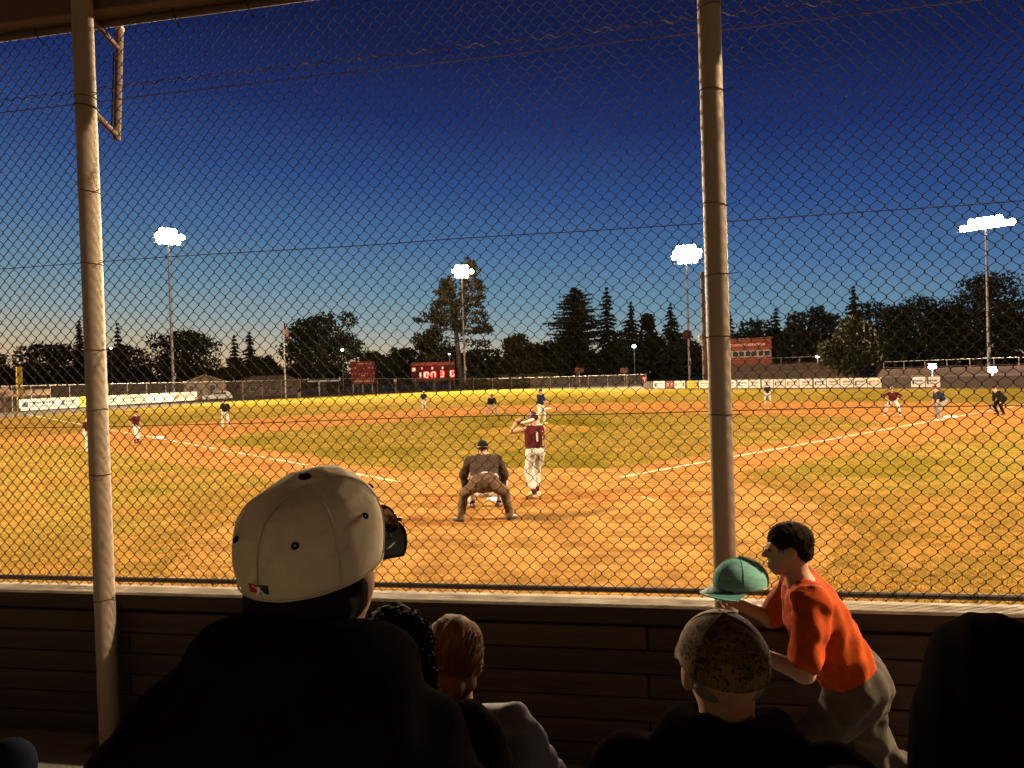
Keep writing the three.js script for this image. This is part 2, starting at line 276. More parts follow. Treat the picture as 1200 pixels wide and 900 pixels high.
// tufts of dry grass near the backstop, past counting
{
  const blades = []; for (let k = 0; k < 5; k++) { const a = k * 1.256, w = 0.006, h = 0.035 + 0.012 * (k % 3); const g = new THREE.BufferGeometry(); const cx = Math.cos(a), cz = Math.sin(a); g.setAttribute('position', new THREE.Float32BufferAttribute([-w * cz, 0, w * cx, w * cz, 0, -w * cx, cx * 0.03, h, cz * 0.03], 3)); g.computeVertexNormals(); g.setAttribute('uv', new THREE.Float32BufferAttribute([0, 0, 1, 0, 0.5, 1], 2)); blades.push(g); }
  const N = 42000, im = new THREE.InstancedMesh(mergeGeometries(blades), mat([1, 1, 1], { roughness: 1, specularIntensity: 0 }), N); im.name = 'grass_tufts'; tag(im, 'short dry grass tufts over the turf near the backstop', 'grass', null, 'stuff');
  const m = new THREE.Matrix4(), q = new THREE.Quaternion(), c = new THREE.Color(); let k = 0;
  while (k < N) {
    const z = 8 - 40 * rnd() ** 1.6, x = rr(-1, 1) * (11 + 0.75 * (8 - z));
    const bare = Math.hypot(x - 0.6, z) < 5.6 || (-z > Math.abs(x) - 2.2 && -z < Math.abs(x) + 1.2) || Math.hypot(x, z + 18.44) < 3;
    if (bare && rnd() < 0.96) continue;
    if (-z > Math.abs(x) && -z + Math.abs(x) > 2 * BASE - 2) continue;
    if (fbm(x * 0.8, z * 0.8 + 50, 3) < 0.42 && rnd() < 0.8) continue;
    const s = rr(0.6, 1.5); q.setFromAxisAngle(V3(0, 1, 0), rr(0, 6.28)); m.compose(V3(x, 0.002, z), q, V3(s, s * rr(0.5, 1.1), s)); im.setMatrixAt(k, m);
    const g = grassColor(x, z), t = rr(1.0, 1.5); c.setRGB(g[0] * t, g[1] * t, g[2] * t * 0.9); im.setColorAt(k, c); k++;
  }
  finish(im); scene.add(im);
}

// ---------- the stand: wall, roof, poles, fence; u runs along the fence, v towards the field ----------
const TURN = 0.0786 - 0.1719;
const UA = V3(Math.cos(TURN), 0, -Math.sin(TURN)), NA = V3(-Math.sin(TURN), 0, -Math.cos(TURN));
const S = (u, y, v) => V3(camera.position.x, 0, camera.position.z).addScaledVector(UA, u).addScaledVector(NA, v).setY(y);
const inStand = (p) => { const d = p.clone().sub(V3(camera.position.x, 0, camera.position.z)); return { u: d.dot(UA), y: p.y, v: d.dot(NA) }; };
const onPlane = (px, py, v) => { const r = ray(px, py), t = v / r.dot(NA); return inStand(r.multiplyScalar(t).add(camera.position)); };
const standThing = (name, label, cat, u, y, v, group) => thing(name, label, cat, S(u, y, v), TURN, group);
const FV = 3.85, WALL0 = -6.2, WALL1 = 4.2;
// floors and steps
{
  const steps = [[2.45, 3.78, 0.45], [1.8, 2.45, 0.54], [1.2, 1.8, 0.76], [0.35, 1.2, 1.13], [-0.5, 0.35, 1.42], [-4, -0.5, 1.75]];
  for (const [v0, v1, y] of steps) { const o = struct('stand_floor', metricUV(box(30, y, v1 - v0 - 0.004, 0, y / 2, 0)), M.floor); o.position.copy(S(-1, 0, (v0 + v1) / 2)); o.rotation.y = TURN; }
  const bw = struct('stand_back_wall', metricUV(box(30, 5.2, 0.15, 0, 2.6, 0)), M.floor); bw.position.copy(S(-1, 0, -4.1)); bw.rotation.y = TURN;
  const roof = struct('stand_roof', metricUV(box(30.4, 0.1, 8.1, 0, 5.25, 0)), M.ceiling); roof.position.copy(S(-1, 0, -0.1)); roof.rotation.y = TURN;
  for (const k of [-1, 1]) { const ew = struct('stand_end_wall', metricUV(box(0.15, 5.2, 7.9, 0, 2.6, 0)), M.floor); ew.position.copy(S(-1 + k * 15.1, 0, -0.08)); ew.rotation.y = TURN; }
}
{
  const w = standThing('plank_wall', 'low wall of dark horizontal planks under the pale ledge of the backstop', 'wall', -1, 0, 3.77);
  const H = 0.128, gap = 0.007, y0 = 0.456;
  const variants = M.plank.map((m) => [m, metricUV(rbox(2.07, H - gap, 0.045, 0, 0, 0, 0.006))]);
  const half = metricUV(rbox(1.03, H - gap, 0.045, 0, 0, 0, 0.006));
  for (let r = 0; r < 6; r++) for (let k = 0; k < 15; k++) {
    const off = r % 2, isHalf = off && (k === 0 || k === 14), [m, g] = variants[Math.floor(rnd() * 4)];
    const x = off ? (k === 0 ? -14.04 : k === 14 ? 14.04 : -14.56 + 2.08 * k) : -13.52 + 2.08 * k;
    if (!off && k === 14) continue;
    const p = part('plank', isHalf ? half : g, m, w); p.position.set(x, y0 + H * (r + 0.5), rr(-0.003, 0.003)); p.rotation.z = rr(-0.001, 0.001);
  }
  part('wall_core', box(30, 1.2, 0.075, 0, 0.646, -0.066), M.darkWood, w);
  part('cap_beam', metricUV(rbox(30, 0.085, 0.135, 0, 1.29, -0.027, 0.008)), M.plank[3], w, 'dark beam below the ledge');
  part('ledge', metricUV(rbox(30, 0.02, 0.15, 0, 1.343, -0.025, 0.006), 1), M.concrete, w, 'pale ledge along the top');
}
{
  const b = standThing('eave_beam', 'dark brown beam along the eave of the stand roof', 'beam', -1, 0, 3.8);
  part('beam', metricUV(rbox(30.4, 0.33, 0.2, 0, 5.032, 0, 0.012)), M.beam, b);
  for (let k = 0; k < 25; k++) part('rafter', metricUV(box(0.05, 0.15, 7.7, -14.4 + 1.2 * k, 5.124, 3.96)), M.beam, b);
}
// posts
const POLE_L = onPlane(113, 450, 3.65), POLE_R = onPlane(842, 400, 3.65), PR = 0.057;
function post(P, label) {
  const g = standThing('steel_post', label, 'post', P.u, 0.45, 3.65, 'round posts that carry the stand roof');
  const pts = []; for (let k = 0; k <= 60; k++) { const y = 4.49 * k / 60; pts.push(new THREE.Vector2(PR + 0.0006 * Math.sin(k * 1.7), y)); }
  part('pipe', metricUV(new THREE.LatheGeometry(pts, 28)), M.pipe, g);
  part('base_plate', rbox(0.2, 0.012, 0.2, 0, 0.006, 0, 0.004), M.rust, g);
  return g;
}
function tie(g, y, tilt = 0.05, r = 0.0022, out = 0.045) {    // a twist of wire round the post with its loose end
  const pts = []; for (let k = 0; k <= 24; k++) { const t = k / 24 * 6.6; pts.push(V3(Math.cos(t) * (PR + r), y + tilt * Math.cos(t) * PR, Math.sin(t) * (PR + r))); }
  pts.push(V3(PR + out, y + 0.004, 0.03)); return part('wire_tie', tube(pts, r, 60, 5), M.wire, g);
}
const postL = post(POLE_L, 'galvanized round post with a pipe bracket at its top'), postR = post(POLE_R, 'galvanized round post standing behind the camouflage cap');
for (const y of [0.86, 1.62, 2.05, 2.42, 2.93, 3.36, 3.86]) tie(postL, y + rr(-0.05, 0.05), rr(-0.25, 0.25));
for (const y of [1.1, 1.9, 2.3, 2.62, 3.02, 3.5, 3.92]) tie(postR, y + rr(-0.05, 0.05), rr(-0.3, 0.2));
{
  // bracket of thin pipe on the field side of the left post
  const c = (px, py, v) => { const p = onPlane(px, py, v); return V3(p.u - POLE_L.u, p.y - 0.45, -(p.v - 3.65)); };
  const v = 4.02, A = c(139, 58, v), B = c(140.5, 34, v), D = c(136.5, 158, v), E = c(137, 164, v);
  const br = part('bracket', bar(B, E, 0.022, 0.022, 12), M.rust, postL, 'rectangular bracket of rusty pipe');
  part('bracket_arm', bar(V3(0, A.y + 0.06, -0.03), A, 0.017, 0.017, 10), M.rust, br);
  part('bracket_arm', bar(V3(0, D.y + 0.03, -0.03), D, 0.02, 0.02, 10), M.rust, br);
  part('pipe_cap', new THREE.SphereGeometry(0.027, 14, 10).translate(B.x, B.y, B.z), M.pipe, br);
  part('bracket_rod', bar(A.clone().add(V3(-0.035, -0.02, 0)), D.clone().add(V3(-0.035, 0.02, 0)), 0.005), M.wire, br);
  part('clamp_ring', new THREE.TorusGeometry(PR + 0.004, 0.006, 8, 28).rotateX(Math.PI / 2).rotateZ(-0.12).translate(0, D.y + 0.03, 0), M.darkPipe, postL);
}
// chain link backstop: every woven wire is a part
{
  const U0 = -5.5, U1 = 3.5, W = 0.0725, HH = 0.0385, Y0 = 1.362, Y1 = 4.86, r = 0.0025;
  const g = standThing('chain_link_backstop', 'woven wire backstop fence between the spectators and the ball field', 'fence', 0, 0, FV);
  const rows = Math.round((Y1 - Y0) / HH), n = Math.floor((U1 - U0) / (W / 2)), sides = 4, SH = [[0, 0], [0.2, 0.11], [0.8, 0.89]];
  const warp = (u, y) => {
    const b = Math.exp(-(y - Y0) / 0.1);
    return [0.03 * (fbm(u * 0.7 + 3, y * 0.5 + 9, 2) - 0.5) + 0.006 * (vnoise(u * 3.1, y * 2.3) - 0.5), 0.06 * (fbm(u * 0.45 + 13, y * 0.6, 2) - 0.5) * Math.min(1, (y - Y0) / 0.3) + b * 0.02 * (vnoise(u * 5.3, 3.3) - 0.5) - b * 0.012, 0.03 * (fbm(u * 0.8 + 1, y * 0.8 + 4, 2) - 0.5)];
  };
  for (let k = 0; k < n; k++) {
    const pos = [], idx = [];
    const uL = U0 + k * W / 2, uR = uL + W / 2;
    for (let jj = 0; jj <= rows * 3; jj++) {
      const j = Math.floor(jj / 3), [ty, tx] = SH[jj % 3], right = (j + k) % 2 === 0, A = right ? uR + 0.0014 : uL - 0.0014, Bq = right ? uL - 0.0014 : uR + 0.0014, u = lerp(A, Bq, tx), y = Y0 + (j + ty) * HH, w = warp(u, y), z = lerp(right ? r * 0.9 : -r * 0.9, right ? -r * 0.9 : r * 0.9, tx), stretch = jj % 3 ? 1.45 : 1.05;
      for (let s = 0; s < sides; s++) { const a = (s + 0.5) / sides * 6.2832; pos.push(u + w[0] + r * Math.cos(a) * stretch, y + w[1], z + w[2] + r * Math.sin(a)); }
      if (jj) for (let s = 0; s < sides; s++) { const a = (jj - 1) * sides + s, b = (jj - 1) * sides + (s + 1) % sides, c = a + sides, d = b + sides; idx.push(a, c, b, b, c, d); }
    }
    const geo = new THREE.BufferGeometry(); geo.setAttribute('position', new THREE.Float32BufferAttribute(pos, 3)); geo.setIndex(idx); geo.computeVertexNormals();
    part('wire', geo, M.wire, g);
  }
  const line = (y, rad, z, amp = 0.01) => { const p = []; for (let k = 0; k <= 24; k++) { const u = lerp(U0, U1, k / 24); p.push(V3(u, y + amp * (fbm(u * 0.8 + y * 3, 2.2, 2) - 0.5), z)); } return tube(p, rad, 120, 6); };
  part('tension_wire', line(3.385, 0.0026, 0.005, 0.03), M.rust, g);
  part('tension_wire', line(2.362, 0.0026, 0.005, 0.03), M.wire, g);
  part('tension_wire', line(4.395, 0.003, 0.006, 0.03), M.rust, g);
  { const p = []; for (let k = 0; k <= 420; k++) { const u = lerp(U0, U1, k / 420); p.push(V3(u, 4.47 + 0.011 * Math.sin(k * 1.3) + 0.02 * (fbm(u, 8, 2) - 0.5), 0.004 * Math.cos(k * 1.3))); } part('lacing_wire', tube(p, 0.0034, 840, 5), M.rust, g, 'lacing wire that joins two widths of mesh'); }
  part('bottom_rail', bar([U0, 1.381, -0.03], [U1, 1.381, -0.03], 0.0165, 0.0165, 12), M.darkPipe, g);
  part('top_rail', bar([U0, 4.845, 0.03], [U1, 4.845, 0.03], 0.02, 0.02, 12), M.rust, g);
  for (let k = 0; k < 15; k++) { const u = -4.6 + 0.49 * k + rr(-0.04, 0.04); part('rail_clip', tube([[u, 4.87, 0.055], [u + 0.008, 4.83, 0.056], [u + 0.016, 4.8, 0.03], [u + 0.02, 4.775, 0.012]], 0.0035, 12, 5), M.wire, g); }
  for (let k = 0; k < 22; k++) { const u = -4.6 + 0.33 * k + rr(-0.06, 0.06); part('rail_clip', new THREE.TorusGeometry(0.021, 0.0025, 5, 14).rotateY(Math.PI / 2).translate(u, 1.381, -0.026), M.wire, g); }
}
// benches
for (const [v, y, fl, label] of [[0.62, 1.55, 1.13, 'dull plank bench under the man in the cream cap'], [1.42, 1.2, 0.76, 'dull plank bench under the man in the camouflage cap'], [2.08, 0.99, 0.54, 'dull plank bench under the girl in the denim jacket'], [-0.12, 1.85, 1.42, 'dull plank bench in the top row of the stand']]) {
  const b = standThing('bleacher_bench', label, 'bench', -1, fl, v, 'bleacher benches');
  for (const d of [-0.075, 0.075]) part('seat_plank', metricUV(rbox(9.6, 0.035, 0.14, 0, y - fl - 0.0175, d, 0.01)), M.bench, b);
  for (let k = 0; k < 5; k++) part('leg', rbox(0.05, y - fl - 0.037, 0.24, -4.4 + 2.2 * k, (y - fl - 0.037) / 2, 0, 0.006), M.rust, b);
}

// ---------- floodlights ----------
const lensMat = new THREE.MeshStandardMaterial({ color: LIN(0.9, 0.9, 0.9), emissive: LIN(1, 0.86, 0.68), emissiveIntensity: 60, roughness: 0.4 });
const steel = mat([0.3, 0.27, 0.24], { roughness: 0.55, metalness: 0.4 });
const housing = mat([0.22, 0.21, 0.2], { roughness: 0.5, metalness: 0.5 });
const dishGeo = new THREE.LatheGeometry([[0.02, -0.42], [0.12, -0.4], [0.2, -0.28], [0.46, -0.1], [0.55, 0], [0.54, 0.004]].map(([x, y]) => new THREE.Vector2(x, y)), 18).rotateX(-Math.PI / 2).rotateY(Math.PI);
const lensGeo = new THREE.SphereGeometry(0.54, 16, 6, 0, Math.PI * 2, 0, Math.PI / 2).scale(1, 0.3, 1).rotateX(Math.PI / 2);
function floodlight(p, h, aim, rowsN, cols, label, power, soft = 40, visor = false, angle = 1.05) {
  const turn = Math.atan2(aim.x - p.x, aim.z - p.z), pitch = Math.atan2(h, Math.hypot(aim.x - p.x, aim.z - p.z));
  const g = thing('floodlight_pole', label, 'light pole', p, turn, 'floodlights round the ball field');
  part('pole', bar([0, 0, 0], [0, h, 0], 0.27, 0.14, 14), steel, g);
  part('service_box', rbox(0.5, 1.1, 0.35, 0.1, 4.6, 0.32, 0.03), steel, g);
  for (let r = 0; r < rowsN.length; r++) {
    const y = h - 0.55 - r * 0.9, arm = part('cross_arm', rbox(cols * 1.0 + 0.2, 0.12, 0.12, 0, y - 0.42, 0.1, 0.02), steel, g);
    const n = rowsN[r]; for (let c = 0; c < n; c++) {
      const L = new THREE.Group(); L.name = 'lamp_head'; g.add(L); L.position.set((c - (n - 1) / 2 + 0.25 * (r % 2)) * 0.93, y, 0.35); L.rotation.set(pitch * rr(0.75, 1.1), rr(-0.25, 0.25), 0);
      const hs = part('housing', dishGeo, housing, L), ln = part('lamp_lens', lensGeo, lensMat, L);
    }
  }
  const s = new THREE.SpotLight(LAMP_COLOR, power, 0, angle, 0.55, 2);
  const dir = aim.clone().sub(V3(p.x, h, p.z)).normalize();
  s.position.set(p.x, h - 0.9, p.z).addScaledVector(dir, 1.1); s.target.position.copy(aim); s.castShadow = true; s.shadow.radius = soft; s.shadow.mapSize.set(2048, 2048); s.name = 'floodlight_beam';
  if (visor) { const vz = part('visor', box(9, 0.04, 4.6), housing, g, 'long tilted visor above the lamp heads'); vz.position.set(0, h + 0.02, 3.0); vz.rotation.x = 0.24; for (const x of [-3, 0, 3]) part('visor_strut', bar([x, h - 1.0, 0.15], [x, h + 0.3, 1.6], 0.04), steel, g); }
  const spill = new THREE.PointLight(LAMP_COLOR, power * 0.014); spill.position.set(p.x, h + 0.7, p.z).addScaledVector(dir, -0.6); spill.castShadow = true; spill.shadow.radius = 40; spill.name = 'floodlight_spill';
  scene.add(s, s.target, spill);
}
const P1 = foot(204, 121), P2 = foot(545.5, 152), P3 = foot(808.5, 140), P4 = foot(1159.5, 112);
const topOf = (px, py, d) => heightAt(px, py, d);
floodlight(P1, topOf(197, 272, 121) + 0.6, V3(-20, 0, -48), [3, 5, 4], 5, 'tall floodlight pole rising behind the outfield fence beside the small house', LAMP_POWER * 1.35);
floodlight(P2, topOf(541, 313, 152) + 0.4, V3(0, 0, -72), [3, 5, 3], 5, 'tall floodlight pole in front of the high evergreen beyond centre field', LAMP_POWER * 1.7);
floodlight(P3, topOf(806, 291, 140) + 0.6, V3(14, 0, -52), [4, 6, 6, 4], 6, 'tall floodlight pole beside the wooden utility pole', LAMP_POWER * 1.5);
floodlight(P4, topOf(1159, 256, 112) + 0.2, V3(16, 0, -38), [5, 8], 8, 'tall floodlight pole above the low bleachers by the two bluish lamps', LAMP_POWER * 1.2);
floodlight(V3(-36, 0, 14), 23, V3(-4, 0, -34), [5, 5, 5], 5, 'tall floodlight pole beside the stand on the third base side', LAMP_POWER * 0.48, 30, true);
floodlight(V3(38, 0, 7.5), 24, V3(2, 0, -15), [5, 5, 5], 5, 'tall floodlight pole beside the stand on the first base side', LAMP_POWER * 0.42, 16, true);

// ---------- outfield fence ----------
{
  const g = thing('outfield_fence', 'tall chain link fence of thin posts and rails around the outfield', 'fence');
  const fm = mat([0.11, 0.075, 0.06], { transparent: true, opacity: 0.14, depthWrite: false });
  const fh = (px) => (px < 420 ? 3.3 : lerp(3.3, 2.3, clamp((px - 420) / 150)));
  let last = null;
  const post = bar([0, 0, 0], [0, 1, 0], 0.035, 0.035, 6);
  for (let px = -120; px <= 770; px += 22.5) {
    const p = edgePt(px, 0.5), h = fh(px), o = part('fence_post', post, steel, g); o.position.copy(p); o.scale.y = h;
    if (last) {
      part('rail', bar(last.p.clone().setY(last.h), p.clone().setY(h), 0.03, 0.03, 6), steel, g);
      const q = new THREE.BufferGeometry(); q.setAttribute('position', new THREE.Float32BufferAttribute([last.p.x, 0.03, last.p.z, p.x, 0.03, p.z, p.x, h, p.z, last.p.x, last.h, last.p.z], 3)); q.setAttribute('uv', new THREE.Float32BufferAttribute([0, 0, 1, 0, 1, 1, 0, 1], 2)); q.setIndex([0, 1, 2, 0, 2, 3]); q.computeVertexNormals();
      part('mesh_panel', q, fm, g);
    }
    last = { p, h };
  }
}
{
  // the low board fence that carries the banners along right field
  const g = thing('board_fence', 'low dark board fence along right field that carries the banners', 'fence');
  const bm = mat([0.07, 0.045, 0.035]); let last = null;
  for (let px = 755; px <= 1300; px += 18) { const p = edgePt(px, 0.5); if (last) { const d = p.clone().sub(last), o = part('board_panel', box(d.length() - 0.04, 1.15, 0.06, 0, 0.6, 0), bm, g); o.position.copy(last).add(p).multiplyScalar(0.5); o.rotation.y = -Math.atan2(d.z, d.x); } last = p; }
}
// banners: print too small to read
const bannerTex = [];
for (let k = 0; k < 7; k++) bannerTex.push(canvasTex(128, 64, (c, w, h) => {
  const bg = ['#f1e6df', '#e9dcd2', '#7a2218', '#efe6e0', '#d9b515', '#ece2da', '#e6dbd4'][k], ink = ['#4b4a78', '#8c5a48', '#d8b8a0', '#c8641e', '#8a6a12', '#8a3a34', '#5b5670'][k];
  c.fillStyle = bg; c.fillRect(0, 0, w, h); c.fillStyle = ink;
  for (let r = 0; r < 2; r++) { let x = 14 + rr(0, 18); const y = 16 + r * 22, hh = r ? 8 : 14; while (x < w - 22) { const ww = rr(3, 10); c.fillRect(x, y + rr(0, 3), ww, hh - rr(0, 4)); x += ww + rr(1.5, 4); } }
  if (k % 3 === 0) { c.beginPath(); c.ellipse(18, 34, 10, 14, 0, 0, 7); c.fill(); }
}));
const bannerMats = bannerTex.map((t) => mat([0.78, 0.76, 0.74], { map: t, roughness: 0.7 }));
function banner(px0, px1, m, y0, y1, label, group, add = 0.36) {
  const a = edgePt(px0, add), b = edgePt(px1, add), d = b.clone().sub(a), L = d.length();
  const geo = new THREE.BoxGeometry(L, y1 - y0, 0.02, 8, 3, 1), p = geo.attributes.position; for (let i = 0; i < p.count; i++) p.setZ(i, p.getZ(i) + 0.03 * (fbm(p.getX(i) * 0.8 + px0, p.getY(i), 2) - 0.5)); geo.computeVertexNormals();
  const o = single('banner', geo, m, label, 'banner', group); o.position.copy(a).add(b).multiplyScalar(0.5).setY((y0 + y1) / 2); o.rotation.y = -Math.atan2(d.z, d.x);
}
const plainWhite = mat([0.75, 0.73, 0.71], { roughness: 0.7 }), yellowB = mat([0.6, 0.4, 0.03], { roughness: 0.7 });
for (const [a, b, m, l] of [[23, 70, bannerMats[0], 'long white banner with a small dark emblem beside the yellow foul pole'], [70.4, 93, bannerMats[6], 'white banner with blue lettering next to the yellow banner'], [93.4, 106, yellowB, 'plain yellow banner on the left field fence'], [106.4, 143, bannerMats[5], 'white banner behind the maroon coach, next to the yellow banner'], [143.4, 172, bannerMats[1], 'white banner with brown lettering behind the head of the third base coach'], [172.4, 203, plainWhite, 'blank white banner on the left field fence under the floodlight pole'], [203.4, 231, bannerMats[3], 'last white banner of the left field row, beside the silver car']]) banner(a, b, m, 0.62, 1.85, l, 'banners on the left field fence');
let bi = 0;
const rightRow = [[766, 779, 0, 'white banner at the start of the right field row'], [780.5, 789, 2, 'dark red banner between two white ones on the right field boards'], [791, 803, 3, 'white banner with an orange mark on the right field boards'], [805.5, 818, 4, 'yellow banner on the right field boards'], [819, 833, 1, 'white banner next to the yellow one on the right field boards'], [834, 847, 5, 'white banner behind the steel post'], [848, 863, 6, 'white banner below the left end of the press box'], [864.5, 877, 0, 'banner with blue print below the press box'], [878, 891, 1, 'banner next to the right fielder\'s cap'], [893, 906, 5, 'banner behind the right fielder'], [907, 920, 6, 'white banner right beside the right fielder'], [921, 936, 3, 'banner with a brown stripe of lettering on the right field boards'], [937, 952, 5, 'banner ending at the dark seam of the right field boards'], [954, 968, 0, 'banner under the big dark tree, first of five'], [969, 984, 1, 'banner under the big dark tree, second of five'], [985, 1000, 5, 'banner under the big dark tree, third of five'], [1001, 1016, 6, 'banner under the big dark tree, fourth of five'], [1017, 1033, 3, 'tan edged banner under the big dark tree, last of five'], [1068, 1084, 0, 'pale banner with a round emblem behind the first baseman'], [1085, 1102, 6, 'pale banner with dark print above the first baseman']];
for (const [a, b, k, l] of rightRow) banner(a, b, bannerMats[k], 0.12, 1.2, l, 'banners along the right field boards', 0.42);

// foul pole
{ const p = ground(21, 488); const g = thing('foul_pole', 'yellow foul pole at the left field corner', 'pole', p); const ym = mat([0.55, 0.36, 0.03]); part('pole', bar([0, 0, 0], [0, heightAt(18, 430, p.clone().sub(camera.position).dot(FW)), 0], 0.07, 0.06), ym, g); part('screen', box(0.5, 3.4, 0.03, 0.42, 3.7, 0), mat([0.3, 0.2, 0.04]), g); for (const y of [2.1, 3.7, 5.3]) part('bracket', box(0.2, 0.04, 0.04, 0.1, y, 0), ym, g); }

// ---------- buildings, boards and small things beyond the fence ----------
const faceCam = (p) => Math.atan2(camera.position.x - p.x, camera.position.z - p.z);
{
  const p = foot(241, 146), g = thing('small_house', 'small tan house with a low gable roof behind the outfield fence', 'house', p, faceCam(p));
  const w = 8.2, h = 3.5, d = 9, wm = mat([0.36, 0.25, 0.17], { bumpMap: rep(speckle, 1), bumpScale: 0.01 }), rm = mat([0.11, 0.075, 0.055]);
  const s = new THREE.Shape([[-w / 2, 0], [w / 2, 0], [w / 2, h], [0, h + 1.5], [-w / 2, h]].map((q) => new THREE.Vector2(...q)));
  part('wall', metricUV(new THREE.ExtrudeGeometry(s, { depth: d, bevelEnabled: false }).translate(0, 0, -d)), wm, g);
  for (const k of [-1, 1]) { const r = part('roof', box(w / 2 + 0.9, 0.16, d + 1), rm, g); r.position.set(k * (w / 4 + 0.18), h + 0.78, -d / 2); r.rotation.z = -k * Math.atan2(1.5, w / 2); }
  for (const k of [-1, 1]) { const t = part('fascia', box(w / 2 + 0.9, 0.22, 0.05), mat([0.5, 0.38, 0.26]), g); t.position.set(k * (w / 4 + 0.18), h + 0.72, 0.54); t.rotation.z = -k * Math.atan2(1.5, w / 2); }
  for (const x of [-2.7, 1.4]) { const wi = part('window', box(1.2, 1.3, 0.08, x, 2.3, 0.05), M.white, g); part('pane', box(1.0, 1.1, 0.04, x, 2.3, 0.085), M.glass, wi); }
}
{
  const p = foot(318, 158), g = thing('long_house', 'dim low house with a long roof behind the flagpole', 'house', p, faceCam(p) + 0.2);
  part('wall', box(13, 2.9, 7, 0, 1.45, -3.5), mat([0.13, 0.085, 0.06]), g);
  const s = new THREE.Shape([[-7.2, 0], [7.2, 0], [4, 1.7], [-4, 1.7]].map((q) => new THREE.Vector2(...q)));
  part('roof', new THREE.ExtrudeGeometry(s, { depth: 8, bevelEnabled: false }).translate(0, 2.9, -7.6), mat([0.1, 0.06, 0.045]), g);
  for (const x of [-4, 0.5, 4]) { const wi = part('window', box(1.4, 1.1, 0.06, x, 1.7, 0.03), mat([0.35, 0.28, 0.22]), g); part('pane', box(1.2, 0.9, 0.03, x, 1.7, 0.06), M.glass, wi); }
}
function shed(px, depth, w, h, label) {
  const p = foot(px, depth), g = thing('dugout_shelter', label, 'shelter', p, faceCam(p), 'shelters beyond the left field corner'), wm = mat([0.24, 0.15, 0.09]);
  for (const x of [-w / 2 + 0.2, 0, w / 2 - 0.2]) part('post', box(0.14, h, 0.14, x, h / 2, 0), wm, g);
  const r = part('roof', rbox(w + 0.8, 0.25, 4, 0, 0, 0, 0.04), mat([0.28, 0.17, 0.1]), g); r.position.set(0, h + 0.35, -1.6); r.rotation.x = 0.2;
  part('back_wall', box(w, h, 0.1, 0, h / 2, -3.2), mat([0.09, 0.06, 0.045]), g);
}
shed(28, 96, 5.6, 2.1, 'brown shelter with a flat roof behind the foul pole'); shed(-30, 92, 7, 2.7, 'taller brown shelter cut by the picture edge beyond the left field corner');
{
  // parked car seen side on
  const p = foot(255, 124), g = thing('parked_car', 'silver car parked behind the end of the left field banners', 'car', p, faceCam(p) + 0.15);
  const pm = mat([0.5, 0.49, 0.48], { roughness: 0.3, metalness: 0.4 });
  const body = new THREE.Shape(); body.moveTo(-2.45, 0.35); body.lineTo(-2.5, 0.8); body.quadraticCurveTo(-2.3, 0.98, -1.5, 1.02); body.lineTo(2.2, 1.08); body.quadraticCurveTo(2.5, 1.05, 2.5, 0.4); body.closePath();
  part('body', new THREE.ExtrudeGeometry(body, { depth: 1.7, bevelSize: 0.06, bevelThickness: 0.06, bevelSegments: 3 }).translate(0, 0, -1.75), pm, g);
  const cab = new THREE.Shape(); cab.moveTo(-0.95, 1.02); cab.quadraticCurveTo(-0.4, 1.58, 0.1, 1.62); cab.lineTo(1.7, 1.6); cab.quadraticCurveTo(2.2, 1.4, 2.35, 1.04); cab.closePath();
  part('cabin', new THREE.ExtrudeGeometry(cab, { depth: 1.45, bevelSize: 0.05, bevelThickness: 0.05, bevelSegments: 3 }).translate(0, 0, -1.62), pm, g);
  for (const [a, b, c, d] of [[-0.55, 0.45, 1.12, 1.5], [0.55, 1.5, 1.12, 1.52]]) part('window', box(b - a, d - c, 0.02, (a + b) / 2, (c + d) / 2, -0.11), M.glass, g);
  for (const x of [-1.6, 1.6]) for (const z of [-0.08, -1.62]) { const w = part('wheel', new THREE.CylinderGeometry(0.34, 0.34, 0.2, 20).rotateX(Math.PI / 2).translate(x, 0.34, z), mat([0.015, 0.015, 0.015]), g); part('rim', new THREE.CylinderGeometry(0.2, 0.2, 0.22, 14).rotateX(Math.PI / 2).translate(x, 0.34, z), steel, w); }
  part('headlight', rbox(0.14, 0.14, 0.3, -2.46, 0.78, -0.3, 0.03), M.white, g); part('tail_light', rbox(0.08, 0.22, 0.2, 2.52, 0.85, -0.25, 0.02), mat([0.3, 0.01, 0.01]), g);
}
